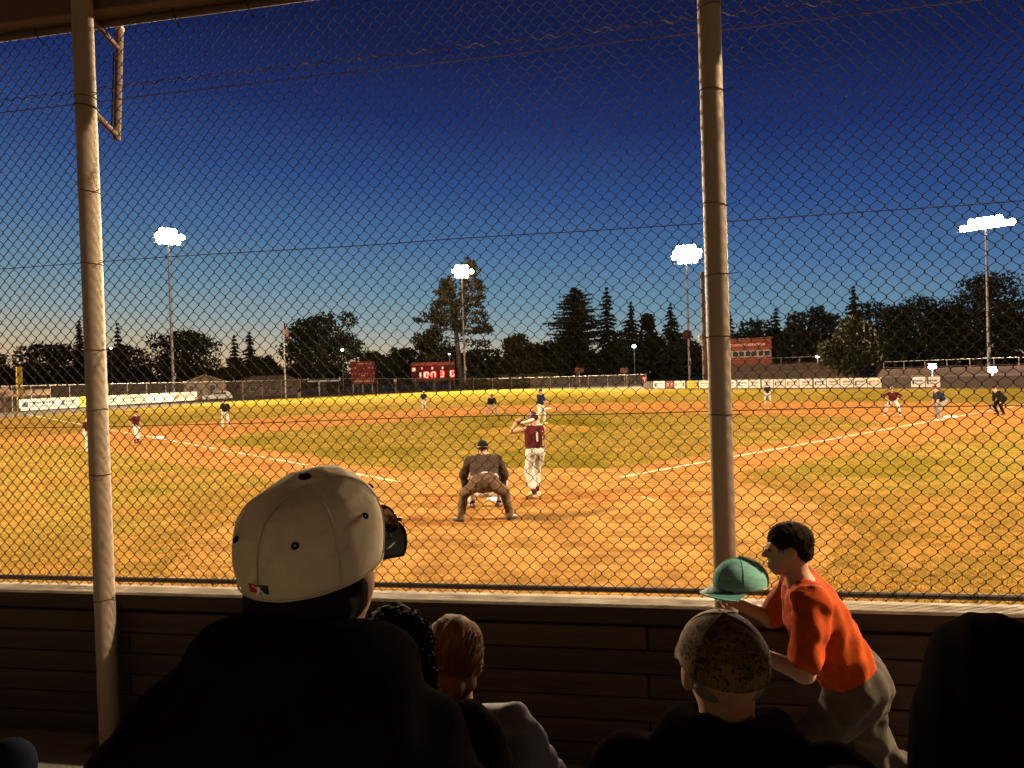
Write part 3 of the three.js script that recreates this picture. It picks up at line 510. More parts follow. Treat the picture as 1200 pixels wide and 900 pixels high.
{
  // flagpole with a limp striped flag
  const p = foot(335, 128), h = heightAt(332.5, 375, 128), g = thing('flagpole', 'white flagpole behind left centre field', 'flagpole', p);
  part('pole', bar([0, 0, 0], [0, h, 0], 0.14, 0.08), M.white, g); part('finial', new THREE.SphereGeometry(0.12, 12, 8).translate(0, h + 0.1, 0), mat([0.5, 0.35, 0.1]), g);
  const ft = canvasTex(128, 64, (c, w, hh) => { for (let k = 0; k < 13; k++) { c.fillStyle = k % 2 ? '#efe9e6' : '#a31b2c'; c.fillRect(0, k * hh / 13, w, hh / 13 + 1); } c.fillStyle = '#2a2d5e'; c.fillRect(0, 0, w * 0.4, hh * 0.54); c.fillStyle = '#e8e6ea'; for (let y = 0; y < 5; y++) for (let x = 0; x < 6; x++) c.fillRect(4 + x * 8, 4 + y * 6, 2, 2); });
  const geo = new THREE.PlaneGeometry(1, 1, 24, 14), q = geo.attributes.position;
  for (let i = 0; i < q.count; i++) { const u = q.getX(i) + 0.5, v = 0.5 - q.getY(i); q.setXYZ(i, 0.08 + 1.25 * u * (0.55 + 0.45 * v) , h - 0.25 - 2.2 * v - 1.7 * u * (0.9 + 0.1 * u), 0.24 * Math.sin(u * 13 + v * 1.5) * u ** 0.4); }
  geo.computeVertexNormals();
  const f = single('flag', geo, mat([0.8, 0.8, 0.8], { map: ft, roughness: 0.9 }), 'striped flag with a starred blue corner hanging limp on the flagpole', 'flag'); f.position.copy(p);
}
{
  const p = foot(374.5, 150), d = 150, yb = heightAt(380, 446.5, d), x0 = -12.5 * d / FPX, x1 = 23.5 * d / FPX, g = thing('goal_post', 'white goal post with a wide crossbar beyond the outfield fence', 'goal post', p, faceCam(p));
  part('crossbar', bar([x0, yb, 0], [x1, yb, 0], 0.17), M.white, g); part('stem', tube([[0, 0, -1], [0, yb * 0.7, -1], [0.05, yb * 0.93, -0.8], [0.9, yb, 0]], 0.15, 24, 8), M.white, g);
  for (const x of [x0, x1]) part('upright', bar([x, yb, 0], [x, yb + 0.7, 0], 0.13), M.white, g);
}
// two score boards
const boardText = (rows, bg, ink) => canvasTex(256, 128, (c, w, h) => { c.fillStyle = bg; c.fillRect(0, 0, w, h); c.fillStyle = ink; for (const [y, hh, x0, x1, dens] of rows) { let x = x0; while (x < x1) { const ww = rr(3, 9); if (rnd() < dens) c.fillRect(x, y + rr(0, 2), ww, hh - rr(0, 2)); x += ww + rr(2, 5); } } });
{
  const d = 152, p = foot(426, d), k = d / FPX, g = thing('score_board', 'dark red score board with rows of white print on three posts', 'score board', p, faceCam(p));
  const y0 = heightAt(426, 450, d), y1 = heightAt(426, 423.5, d), w = 27.5 * k;
  part('board', rbox(w, y1 - y0, 0.25, 0, (y0 + y1) / 2, 0, 0.04), mat([0.20, 0.028, 0.022]), g);
  part('print', new THREE.PlaneGeometry(w * 0.97, (y1 - y0) * 0.95).translate(0, (y0 + y1) / 2, 0.131), mat([0.75, 0.7, 0.68], { map: boardText([[6, 8, 40, 220, 0.85], [28, 12, 10, 60, 0.8], [30, 10, 190, 246, 0.8], [28, 14, 126, 134, 1], [66, 7, 10, 246, 0.6], [76, 10, 110, 146, 0.9], [106, 14, 24, 236, 0.8]], '#7d1b16', '#e6b8a8'), roughness: 0.8 }), g);
  for (const x of [-0.42, -0.02, 0.38]) part('post', box(0.22, y0 + 0.2, 0.22, x * w, (y0 + 0.2) / 2, -0.15), mat([0.4, 0.3, 0.22]), g);
}
{
  const d = 150, p = foot(508.5, d), k = d / FPX, g = thing('lit_score_board', 'score board with glowing red digits beyond centre field', 'score board', p, faceCam(p) - 0.03);
  const y0 = heightAt(508, 447, d), y1 = heightAt(508, 424.5, d), w = 51 * k, hm = (y0 + y1) / 2, H = y1 - y0;
  part('board', rbox(w, H, 0.3, 0, hm, 0, 0.04), mat([0.05, 0.008, 0.007]), g);
  part('title_strip', rbox(w * 0.98, H * 0.16, 0.08, 0, y1 - H * 0.08, 0.17, 0.02), mat([0.24, 0.06, 0.045]), g);
  for (const x of [-0.36, 0, 0.36]) part('post', box(0.25, y0 + 0.2, 0.25, x * w, (y0 + 0.2) / 2, -0.2), mat([0.12, 0.08, 0.06]), g);
  const led = new THREE.MeshStandardMaterial({ color: LIN(0.3, 0.02, 0.02), emissive: LIN(1, 0.045, 0.03), emissiveIntensity: 22 });
  const SEG = { 0: 'abcdef', 1: 'bc', 2: 'abged', 3: 'abgcd', 4: 'fgbc', 5: 'afgcd', 6: 'afgedc', 7: 'abc' };
  const digit = (ch, cx, cy, hh) => { const ww = hh * 0.55, t = hh * 0.22, at2 = { a: [0, hh / 2, 1], g: [0, 0, 1], d: [0, -hh / 2, 1], f: [-ww / 2, hh / 4, 0], b: [ww / 2, hh / 4, 0], e: [-ww / 2, -hh / 4, 0], c: [ww / 2, -hh / 4, 0] }; const gs = [...SEG[ch]].map((s) => { const [x, y, hor] = at2[s]; return rbox(hor ? ww : t, hor ? t : hh / 2, 0.05, cx + x, cy + y, 0.18, 0.02); }); part('lit_digit', merge(gs), led, g); };
  const X = (px) => (px - 508.5) * k, Y = (py) => heightAt(508, py, d);
  part('lit_lamp_dot', rbox(3.4 * k, 3.4 * k, 0.06, X(486), Y(432.5), 0.18, 0.1), led, g);
  for (const [px, c] of [[493, 1], [497.5, 1], [501.5, 0], [506, 4], [510, 7]]) digit(c, X(px - 1), Y(439), 5.6 * k);
  for (const [px, c] of [[518.5, 3], [530.5, 0]]) digit(c, X(px), Y(438.5), 6 * k);
  for (const px of [495.5, 507.5, 519.5]) part('lit_lamp_dot', rbox(1.2 * k, 2.2 * k, 0.05, X(px), Y(431.5), 0.2, 0.04), led, g);
  const pl = new THREE.PointLight(LIN(1, 0.05, 0.03), 14); pl.position.copy(p).setY(hm); pl.position.addScaledVector(camera.position.clone().sub(p).setY(0).normalize(), 1.6); pl.castShadow = true; pl.shadow.radius = 60; scene.add(pl);
}
// grandstand with press box beyond right field
function bleacher(px, depth, w, rowsN, rise, label, turn = 0) {
  const p = foot(px, depth), g = thing('grandstand', label, 'bleachers', p, faceCam(p) + turn, 'bleachers beyond right field'), tm = [0.9, 1.05, 1.2].map((k) => mat([0.13 * k, 0.085 * k, 0.06 * k]));
  for (let r = 0; r < rowsN; r++) { part('step', box(w, rise * (r + 1), 0.6, 0, rise * (r + 1) / 2, -0.61 * r), tm[r % 3], g); part('seat_plank', box(w - 0.1, 0.05, 0.28, 0, rise * (r + 1) + 0.2, -0.61 * r - 0.1), tm[(r + 1) % 3], g); }
  const topY = rise * rowsN + 1.1; part('back_rail', bar([-w / 2, topY, -0.61 * rowsN], [w / 2, topY, -0.61 * rowsN], 0.04), steel, g);
  for (let k = 0; k <= 8; k++) part('rail_post', bar([lerp(-w / 2, w / 2, k / 8), 0, -0.61 * rowsN], [lerp(-w / 2, w / 2, k / 8), topY, -0.61 * rowsN], 0.035), steel, g);
  return g;
}
bleacher(916, 112, 23, 9, 0.36, 'brown stepped grandstand below the red press box'); bleacher(1128, 92, 22, 6, 0.32, 'low brown bleachers beside the two bluish lamps', -0.25); bleacher(1262, 92, 8, 7, 0.4, 'short bleachers at the picture edge, beyond the low ones', -0.3);
{
  const d = 120, p = foot(870, d), k = d / FPX, g = thing('press_box', 'brick red press box with a row of white framed windows above the grandstand', 'press box', p, faceCam(p));
  const y0 = heightAt(870, 429.5, d), y1 = heightAt(878, 397.5, d), w = 66 * k, H = y1 - y0;
  part('wall', rbox(w, H, 3, 0, (y0 + y1) / 2, -1.5, 0.05), mat([0.30, 0.075, 0.04], { bumpMap: rep(speckle, 0.6), bumpScale: 0.02 }), g);
  for (const x of [-0.45, -0.15, 0.15, 0.45]) part('support', box(0.35, y0 + 0.05, 0.35, x * w, (y0 + 0.05) / 2, -1.5), mat([0.1, 0.07, 0.05]), g);
  for (let i = 0; i < 9; i++) { const x = lerp(-0.43, 0.43, i / 8) * w, y = y0 + H * 0.46; const f = part('window', box(w * 0.1, H * 0.24, 0.08, x, y, 0.03), mat([0.6, 0.5, 0.42]), g); part('pane', box(w * 0.08, H * 0.18, 0.05, x, y, 0.055), M.glass, f); }
  part('sign', new THREE.PlaneGeometry(w * 0.86, H * 0.2).translate(0, y1 - H * 0.2, 0.012), mat([0.9, 0.88, 0.85], { map: boardText([[36, 62, 10, 246, 0.95]], '#93301f', '#e9cfc0') }), g);
  part('roof', rbox(w + 0.6, 0.16, 3.6, 0, y1 + 0.08, -1.4, 0.03), mat([0.1, 0.05, 0.035]), g);
}
// wooden utility pole
{ const d = 125, p = foot(826.5, d), g = thing('utility_pole', 'dark wooden utility pole beside the steel post', 'utility pole', p); part('pole', bar([0, 0, 0], [0, heightAt(825.5, 319, d), 0], 0.42, 0.34, 12), M.darkWood, g); part('cross_arm', box(2.6, 0.14, 0.14, -0.6, heightAt(825, 402, d), 0.2), M.darkWood, g); part('transformer', new THREE.CylinderGeometry(0.35, 0.35, 0.9, 14).translate(-0.75, heightAt(825, 396, d), 0.35), steel, g); }
{ const p = P3.clone(); const o = thing('loudspeaker', 'reddish loudspeaker drum fixed to the floodlight pole beside the utility pole', 'loudspeaker', p, faceCam(p)); const y = heightAt(806, 392, 139); part('drum', new THREE.CylinderGeometry(0.95, 0.7, 1.5, 18).rotateX(Math.PI / 2).translate(-0.25, y, 0.9), mat([0.16, 0.035, 0.03]), o); part('grille', new THREE.CircleGeometry(0.82, 18).translate(-0.25, y, 1.66), mat([0.05, 0.02, 0.02]), o); }
// small lamps
function smallLamp(px, py, depth, r, color, cd, label, glow = 12) {
  const top = at(px, py, depth), g = thing('street_lamp', label, 'lamp', V3(top.x, 0, top.z), faceCam(top), 'small lamps far behind the field');
  part('post', bar([0, 0, 0], [0, top.y, 0], 0.09, 0.06, 8), steel, g); part('lamp_hood', rbox(r * 2.4, r * 0.5, r * 2, 0, top.y + r * 0.9, 0, r * 0.1), housing, g);
  part('lamp_globe', new THREE.SphereGeometry(r, 14, 10).scale(1.2, 0.75, 1).translate(0, top.y, r * 0.35), new THREE.MeshStandardMaterial({ color, emissive: color, emissiveIntensity: glow }), g);
  if (cd) { const l = new THREE.PointLight(color, cd); l.position.copy(top).addScaledVector(camera.position.clone().sub(top).setY(0).normalize(), r * 3).add(V3(0, -0.2, 0)); l.castShadow = true; l.shadow.radius = 8; scene.add(l); }
}
const cool = LIN(0.8, 0.72, 1), warmW = LIN(1, 0.9, 0.75);
smallLamp(1092.5, 430, 88, 0.4, cool, 45, 'bluish white lamp over the low bleachers, left of the right hand floodlight pole', 18); smallLamp(1163, 434, 86, 0.42, cool, 45, 'bluish white lamp right at the foot of the floodlight pole', 18);
smallLamp(958, 418, 150, 0.36, warmW, 30, 'small white lamp above the grandstand near the big dark tree'); smallLamp(743, 406, 170, 0.42, LIN(0.9, 0.95, 1), 30, 'white twin lamp on a thin post in front of the dark conifers'); smallLamp(401, 410, 165, 0.3, warmW, 15, 'tiny white lamp in the round tree above the red score board'); smallLamp(526.5, 415, 160, 0.18, warmW, 0, 'tiny lamp right above the glowing score board'); smallLamp(130, 408, 165, 0.25, warmW, 0, 'tiny lamp between dark trees near the galvanized post');
smallLamp(755, 443.5, 112, 0.17, LIN(1, 0.03, 0.02), 12, 'small red signal lamp at the start of the right field banners', 10);
function smallSign(px, py, depth, w, h, c, label) { const t = at(px, py, depth), g = thing('small_sign', label, 'sign', V3(t.x, 0, t.z), faceCam(t), 'small signs beyond the fence'); part('panel', rbox(w, h, 0.06, 0, t.y, 0, 0.015), mat(c), g); part('post', box(0.1, t.y, 0.1, 0, t.y / 2, -0.08), steel, g); }
smallSign(679, 434, 135, 1.7, 0.9, [0.12, 0.04, 0.03], 'reddish sign above the hedge behind the pitcher'); smallSign(731.5, 434, 135, 1.5, 1.0, [0.2, 0.085, 0.065], 'pale red sign left of the white right field banners'); smallSign(463, 446, 148, 0.6, 0.6, [0.5, 0.48, 0.45], 'small white sign between the two score boards');

// ---------- trees ----------
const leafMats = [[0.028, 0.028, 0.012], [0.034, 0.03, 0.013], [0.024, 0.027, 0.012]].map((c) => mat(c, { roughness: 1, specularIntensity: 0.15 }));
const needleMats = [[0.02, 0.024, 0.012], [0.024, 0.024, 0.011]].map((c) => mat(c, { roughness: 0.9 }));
class Leaves {
  constructor() { this.p = []; }
  quad(x, y, z, s, dir) {                              // a bent leaf clump: two triangles
    const a = dir ? dir.clone() : V3(rr(-1, 1), rr(-1, 1), rr(-1, 1)).normalize();
    const b = V3(rr(-1, 1), rr(-1, 1), rr(-1, 1)).cross(a).normalize(), c = a.clone().cross(b), k = s * rr(0.35, 0.65);
    const A = [x - a.x * s, y - a.y * s, z - a.z * s], B = [x + b.x * k, y + b.y * k, z + b.z * k], C = [x + a.x * s, y + a.y * s, z + a.z * s], D = [x - b.x * k + c.x * k * 0.6, y - b.y * k + c.y * k * 0.6, z - b.z * k + c.z * k * 0.6];
    this.p.push(...A, ...B, ...C, ...A, ...C, ...D);
  }
  geo() { const g = new THREE.BufferGeometry(); g.setAttribute('position', new THREE.Float32BufferAttribute(this.p, 3)); g.computeVertexNormals(); return g; }
}
function broadleaf(px, topPy, hw, depth, label, o = {}) {
  const base = foot(px, depth), k = depth / FPX, H = heightAt(px, topPy, depth), R = hw * k, low = o.low ?? 0.12, name = o.name ?? 'broadleaf_tree';
  const g = thing(name, label, o.cat ?? 'tree', base, 0, o.group ?? 'trees beyond the outfield');
  const limbs = [bar([0, 0, 0], [0, H * 0.5, 0], Math.max(0.12, R * 0.07), R * 0.035, 8)];
  const L = new Leaves(), nb = o.blobs ?? 11, blobs = [];
  for (let i = 0; i < nb; i++) { const a = rr(0, 6.28), t = rnd(), y = H * lerp(low + 0.16, 0.86, t), rad = R * 0.72 * Math.sqrt(Math.max(0, 1 - ((y / H - 0.42) / 0.62) ** 2)) * Math.sqrt(rr(0.25, 1)); blobs.push([Math.cos(a) * rad, y, Math.sin(a) * rad * 0.8, R * rr(0.28, 0.45), H * rr(0.11, 0.17)]); }
  blobs.push([rr(-0.1, 0.1) * R, H * 0.86, 0, R * 0.36, H * 0.14], [-R * 0.6, H * 0.42, 0, R * 0.4, H * 0.2], [R * 0.6, H * 0.42, 0, R * 0.4, H * 0.2], [0, H * 0.45, 0, R * 0.7, H * 0.36]);
  for (const b of o.extra ?? []) blobs.push([b[0] * R, b[1] * H, 0, b[2] * R, b[3] * H]);
  for (const b of blobs) limbs.push(bar([0, Math.max(0.2, b[1] * 0.55), 0], [b[0], b[1], b[2]], R * 0.03, R * 0.012, 5));
  part('trunk', merge(limbs), M.trunk, g);
  const sz = o.leaf ?? Math.max(0.3, 2.3 * k), n = 2.3 * (o.n ?? 1900), tot = blobs.reduce((s, b) => s + b[3] * b[4], 0);
  for (const b of blobs) { const m = Math.ceil(n * b[3] * b[4] / tot); for (let i = 0; i < m; i++) { const d = V3(rr(-1, 1), rr(-1, 1), rr(-1, 1)).normalize(), q = (0.35 + 0.65 * Math.sqrt(rnd())) * rr(0.85, 1.14); L.quad(b[0] + d.x * b[3] * q, Math.max(0.2, b[1] + d.y * b[4] * q), b[2] + d.z * b[3] * q, sz * rr(0.6, 1.3)); } }
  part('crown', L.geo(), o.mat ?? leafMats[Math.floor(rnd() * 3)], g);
  return g;
}
function conifer(px, topPy, hw, depth, label, o = {}) {
  const base = foot(px, depth), k = depth / FPX, H = heightAt(px, topPy, depth), R = hw * k * 1.35;
  const g = thing('conifer_tree', label, 'tree', base, 0, 'trees beyond the outfield'), L = new Leaves(), limbs = [bar([0, 0, 0], [rr(-0.02, 0.02) * H, H * 0.98, 0], H * 0.018, 0.05, 7)];
  const tiers = o.tiers ?? 26, sz = Math.max(0.3, 1.9 * k), y0 = o.low ?? 0.1;
  for (let t = 0; t < tiers; t++) {
    const f = t / (tiers - 1), y = H * lerp(y0, 0.97, f), Rr = R * (o.pine ? Math.sin(Math.PI * clamp(0.22 + 0.74 * f)) ** 0.8 : (1 - f) ** 0.75 * 0.96 + 0.05) * rr(0.7, 1.15);
    const nb = Math.max(4, Math.round(14 * (1 - f * 0.5)));
    for (let b = 0; b < nb; b++) {
      const a = rr(0, 6.28), len = Rr * rr(0.55, 1.05), droop = (o.pine ? 0.05 : -0.28) * len + rr(-0.06, 0.06) * len, dir = V3(Math.cos(a), droop / Math.max(len, 0.1), Math.sin(a)).normalize();
      if (len > 1.2) limbs.push(bar([0, y, 0], [dir.x * len * 0.9, y + dir.y * len * 0.9, dir.z * len * 0.9], 0.07, 0.02, 4));
      const m = Math.max(3, Math.ceil(len / sz * 5 * (o.dense ?? 1)));
      for (let i = 0; i < m; i++) { const q = (i + rnd()) / m, s = sz * rr(0.6, 1.25) * (1.15 - 0.45 * q); L.quad(dir.x * len * q + rr(-0.25, 0.25) * sz * 2, y + dir.y * len * q + rr(-0.35, 0.3) * sz * 1.6, dir.z * len * q + rr(-0.25, 0.25) * sz * 2, s, V3(dir.x + rr(-0.6, 0.6), dir.y - rr(0, 0.5), dir.z + rr(-0.6, 0.6)).normalize()); }
    }
  }
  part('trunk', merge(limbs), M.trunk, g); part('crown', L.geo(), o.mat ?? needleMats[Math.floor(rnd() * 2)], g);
  return g;
}
const B = broadleaf, K = conifer;
B(-8, 409, 26, 168, 'dark round tree cut by the picture edge beyond the left field corner'); B(50, 401, 44, 172, 'wide dark broadleaf tree above the foul pole', { extra: [[0.6, 0.82, 0.35, 0.16], [-0.4, 0.84, 0.3, 0.12]] });
K(96, 374, 12, 185, 'narrow dark conifer hidden partly by the galvanized post'); B(105, 410, 28, 170, 'low dark tree behind the galvanized post'); K(141, 377, 14, 180, 'pointed dark conifer just past the galvanized post', { tiers: 18 }); B(147, 403, 30, 172, 'dark bushy tree below the pointed conifer');
B(215, 387, 50, 165, 'broad round dark tree behind the floodlight pole by the small house', { n: 2600, blobs: 14, extra: [[0.72, 0.72, 0.25, 0.14]] });
K(277, 392, 13, 178, 'slim dark conifer beside a taller pointed one near the flagpole', { tiers: 16 }); K(295, 388, 15, 172, 'pointed dark conifer left of the flagpole', { tiers: 18 }); B(276, 418, 26, 168, 'low dark tree under the two slim conifers'); B(314, 417, 24, 170, 'low dark tree between the conifers and the flagpole');
B(380, 367, 48, 168, 'huge round dark tree right of the flagpole', { n: 3200, blobs: 16, extra: [[0.66, 0.9, 0.22, 0.12], [-0.62, 0.7, 0.3, 0.2], [0.1, 0.93, 0.3, 0.09]] });
B(438, 411, 26, 176, 'low dark tree above the red score board'); B(468, 407, 26, 180, 'low dark tree between the two score boards');
// the high evergreen beyond centre field: two loose heads on one trunk with long level boughs
{
  const d = 166, px = 541, base = foot(px, d), k = d / FPX, H = heightAt(px, 303, d), g = thing('evergreen_tree', 'tall ragged evergreen with two heads behind the centre field floodlight', 'tree', base, 0, 'trees beyond the outfield'), L = new Leaves(), limbs = [];
  const X = (p) => (p - px) * k, Y = (p) => heightAt(px, p, d);
  limbs.push(bar([0, 0, 0], [X(536), Y(380), 0], 0.7, 0.5, 8), bar([X(536), Y(380), 0], [X(527), Y(330), 0], 0.45, 0.12, 6), bar([X(536), Y(380), 0], [X(556), Y(308), 0], 0.45, 0.1, 6));
  const bough = (x0, y0, x1, y1, n, w, z = 0) => { limbs.push(bar([X(x0), Y(y0), 0], [X(x1), Y(y1), z], 0.14, 0.04, 5)); for (let i = 0; i < n; i++) { const t = Math.sqrt(rnd()); L.quad(lerp(X(x0), X(x1), t) + rr(-1, 1) * w * 0.5, lerp(Y(y0), Y(y1), t) + rr(-1, 0.7) * w * 0.55, z * t + rr(-1.5, 1.5), rr(0.28, 0.62)); } };
  for (let i = 0; i < 26; i++) { const t = i / 25, y = lerp(328, 385, t), r = lerp(6, 24, t ** 0.7); bough(528 + t * 6, y, 528 - r * rr(0.5, 1.1), y + rr(-3, 6), 42, 1.5, rr(-3, 3)); bough(528 + t * 5, y, 530 + r * rr(0.3, 0.6), y + rr(-4, 4), 30, 1.4, rr(-3, 3)); }
  for (let i = 0; i < 26; i++) { const t = i / 25, y = lerp(306, 390, t), r = lerp(4, 24, t ** 0.6); bough(556 - t * 12, y, 556 + r * rr(0.5, 1.1), y + rr(-3, 6), 42, 1.5, rr(-3, 3)); bough(556 - t * 12, y, 553 - r * rr(0.2, 0.6), y + rr(-4, 4), 28, 1.4, rr(-3, 3)); }
  bough(535, 376, 488, 372, 130, 1.3); bough(535, 382, 498, 366, 90, 1.3); bough(536, 396, 484, 394, 130, 1.5); bough(536, 400, 490, 403, 120, 1.6); bough(540, 390, 578, 384, 130, 1.8); bough(540, 400, 574, 404, 120, 1.8); bough(538, 410, 500, 418, 120, 2);
  part('trunk', merge(limbs), M.trunk, g); part('crown', L.geo(), mat([0.04, 0.034, 0.014], { roughness: 1, specularIntensity: 0.15 }), g);
}
B(512, 383, 34, 172, 'dark round tree in front of the ragged evergreen above the glowing score board', { n: 2000 }); B(560, 408, 36, 174, 'dark tree low behind the centre field floodlight pole'); B(609, 391, 30, 176, 'small domed dark tree between the evergreen and the tall pines'); B(645, 399, 26, 178, 'low dark tree at the foot of the tall pines');
K(677, 335, 30, 172, 'broad ragged dark pine, first of the tall group behind the pitcher', { pine: true, tiers: 30, low: 0.2 }); B(672, 385, 34, 178, 'dark tree filling in below the ragged pine'); K(714, 335, 22, 176, 'tall pointed dark conifer right of the ragged pine', { tiers: 24 }); K(742, 352, 22, 178, 'dark conifer behind the white twin lamp', { tiers: 22 }); B(728, 386, 34, 180, 'dark tree mass behind the white twin lamp'); B(760, 366, 22, 182, 'dark upright tree between two conifers left of the floodlight pole', { low: 0.2 }); K(788, 354, 20, 172, 'dark conifer left of the floodlight pole beside the utility pole', { tiers: 22 }); B(800, 388, 36, 182, 'dark tree behind the utility pole');
B(838, 395, 34, 180, 'dark tree behind the steel post'); K(857, 364, 14, 176, 'dark conifer above the left end of the press box', { tiers: 18 }); B(882, 374, 38, 172, 'dark tree right behind the press box roof'); K(911, 360, 16, 176, 'dark conifer right of the press box', { tiers: 18 }); B(935, 364, 38, 172, 'dark broadleaf tree above the grandstand'); B(963, 358, 32, 176, 'dark leaning tree left of the sharp conifer', { blobs: 8 }); K(1003, 333, 18, 168, 'sharp topped dark conifer above the grandstand end', { tiers: 24 }); B(1030, 350, 46, 164, 'round dark tree right of the sharp topped conifer', { n: 2200 });
B(998, 372, 36, 108, 'big dark tree standing in front of the grandstand end', { n: 2800, low: 0.03, leaf: 0.38 });
B(1082, 345, 54, 150, 'broad dark tree left of the right hand floodlight pole', { n: 2600 }); B(1148, 320, 58, 148, 'tallest dark broadleaf tree, behind the right hand floodlight pole', { n: 3000, blobs: 15 }); B(1205, 332, 52, 146, 'dark tree cut by the picture edge right of the floodlight pole', { n: 2400 }); B(1115, 356, 50, 152, 'dark lower tree in the gap left of the tallest tree', { n: 2000 }); B(1268, 330, 46, 146, 'dark tree outside the end of the right hand row', { n: 1500 });
// understory that closes the gaps
let us = 0;
const under = ['foul pole', 'first shelter', 'narrow conifer', 'coach', 'small house', 'house gable', 'silver car', 'limp flag', 'goal post', 'red score board', 'gap between score boards', 'glowing score board', 'ragged evergreen', 'hedge end', 'domed tree', 'ragged pine', 'twin lamp', 'red signal lamp', 'utility pole', 'press box support', 'press box side', 'grandstand rail', 'grandstand end', 'big dark tree', 'low bleachers', 'bluish lamp', 'tallest tree', 'right picture edge'];
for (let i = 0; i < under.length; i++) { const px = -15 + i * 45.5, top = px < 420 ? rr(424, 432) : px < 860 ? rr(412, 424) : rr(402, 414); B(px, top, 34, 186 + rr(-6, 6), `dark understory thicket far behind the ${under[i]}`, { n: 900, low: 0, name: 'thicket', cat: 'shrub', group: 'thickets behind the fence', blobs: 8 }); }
// hedge beyond centre field
for (const [px, top, hw, l] of [[556, 441, 18, 'clipped olive hedge bush at the foot of the centre field floodlight'], [588, 439, 22, 'olive hedge bush behind the bent umpire near second base'], [618, 438, 20, 'olive hedge bush left of the pitcher'], [640, 435.5, 20, 'tallest olive hedge bush, behind the pitcher']]) B(px, top, hw, 150, l, { n: 1300, low: -0.1, name: 'hedge_bush', cat: 'hedge', group: 'hedge beyond centre field', mat: mat([0.06, 0.055, 0.016]), leaf: 0.22, blobs: 8 });

// ---------- people ----------
const A3 = (v) => [v.x, v.y, v.z];
function ik(a, c, l1, l2, pole) {                     // middle joint of a two-bone limb
  const d = c.clone().sub(a); let L = d.length(); const max = (l1 + l2) * 0.995; if (L > max) { d.multiplyScalar(max / L); c.copy(a).add(d); L = max; }
  const x = (l1 * l1 - l2 * l2 + L * L) / (2 * L), h = Math.sqrt(Math.max(0, l1 * l1 - x * x)), n = d.clone().normalize(), p = pole.clone().addScaledVector(n, -pole.dot(n)).normalize();
  return a.clone().addScaledVector(n, x).addScaledVector(p, h);
}
const handCache = {};
function handGeo(curl) {
  if (handCache[curl]) return handCache[curl];
  const pr = [cap([-0.022, 0, 0.03], [-0.022, 0, 0.078], 0.014, 0.012), cap([0, 0, 0.03], [0, 0, 0.08], 0.015, 0.0125), cap([0.022, 0, 0.03], [0.022, 0, 0.08], 0.015, 0.0125), cap([0, 0, 0], [0, 0, 0.03], 0.024, 0.024)];
  [[-0.031, 0.83], [-0.0105, 0.95], [0.0105, 1], [0.031, 0.94]].forEach(([x, k]) => { let p = [x, 0, 0.08], a = 0; for (const [l, r] of [[0.042, 0.0092], [0.027, 0.0083], [0.021, 0.0075]]) { a += curl; const q = [p[0] * 1.02, p[1] - Math.sin(a) * l * k, p[2] + Math.cos(a) * l * k]; pr.push(cap(p, q, r, r * 0.93)); p = q; } });
  pr.push(cap([0.022, -0.004, 0.02], [0.047, -0.014, 0.05], 0.014, 0.0115), cap([0.047, -0.014, 0.05], [0.05 - curl * 0.014, -0.028, 0.08], 0.0105, 0.0088));
  return handCache[curl] = sdfMesh(pr, 0.0045, 0.006);
}
let headCache;
function headGeo() {                                    // centred on the skull, looking along +z
  if (headCache) return headCache;
  return headCache = sdfMesh([ell([0, 0.02, -0.01], [0.076, 0.095, 0.096]), ell([0, -0.05, 0.025], [0.056, 0.065, 0.066]), cap([0, -0.1, 0.055], [0, -0.1, 0.05], 0.028), cap([0, 0.0, 0.088], [0, -0.028, 0.106], 0.008, 0.014), cap([-0.04, 0.02, 0.07], [0.04, 0.02, 0.07], 0.014), cap([0, -0.075, 0.08], [0, -0.082, 0.08], 0.014), ell([0.078, -0.012, -0.008], [0.01, 0.032, 0.02]), ell([-0.078, -0.012, -0.008], [0.01, 0.032, 0.02]), cap([0, -0.06, -0.03], [0, -0.17, -0.035], 0.055, 0.056)], 0.0065, 0.018);
}
function place(geo, pos, q, s = [1, 1, 1]) { return geo.clone().applyMatrix4(new THREE.Matrix4().compose(pos, q, V3(...s))); }
const lookQ = (fwd, up) => { const z = fwd.clone().normalize(), x = up.clone().cross(z).normalize(), y = z.clone().cross(x); return new THREE.Quaternion().setFromRotationMatrix(new THREE.Matrix4().makeBasis(x, y, z)); };
function strands(n, c, r, to, rad, len, wave = 0.004, keep = () => true) {   // locks of hair that follow a skull shaped surface towards a point
  const gs = []; c = V3(...c); to = V3(...to);
  for (let k = 0; k < n; k++) {
    let d = V3(rr(-1, 1), rr(-1, 1), rr(-1, 1)).normalize(); if (!keep(d)) continue;
    const p = V3(c.x + d.x * r[0], c.y + d.y * r[1], c.z + d.z * r[2]), pts = [p.clone()], ph = rr(0, 6), st = len * rr(0.6, 1.2) / 7;
    for (let i = 0; i < 7; i++) { const t = to.clone().sub(p).normalize(); p.addScaledVector(t, st); const q = V3((p.x - c.x) / r[0], (p.y - c.y) / r[1], (p.z - c.z) / r[2]), l = q.length(); if (l < 1) p.set(c.x + q.x / l * r[0], c.y + q.y / l * r[1], c.z + q.z / l * r[2]); const o = p.clone().sub(c).normalize(); pts.push(p.clone().addScaledVector(o, wave * (0.5 + Math.sin(ph + i * 1.9))).add(V3(wave * 0.7 * Math.sin(ph * 2 + i * 2.3), 0, wave * 0.7 * Math.cos(ph + i * 2.1)))); }
    gs.push(tube(pts, rad * rr(0.6, 1.3), 10, 4));
  }
  return merge(gs);
}
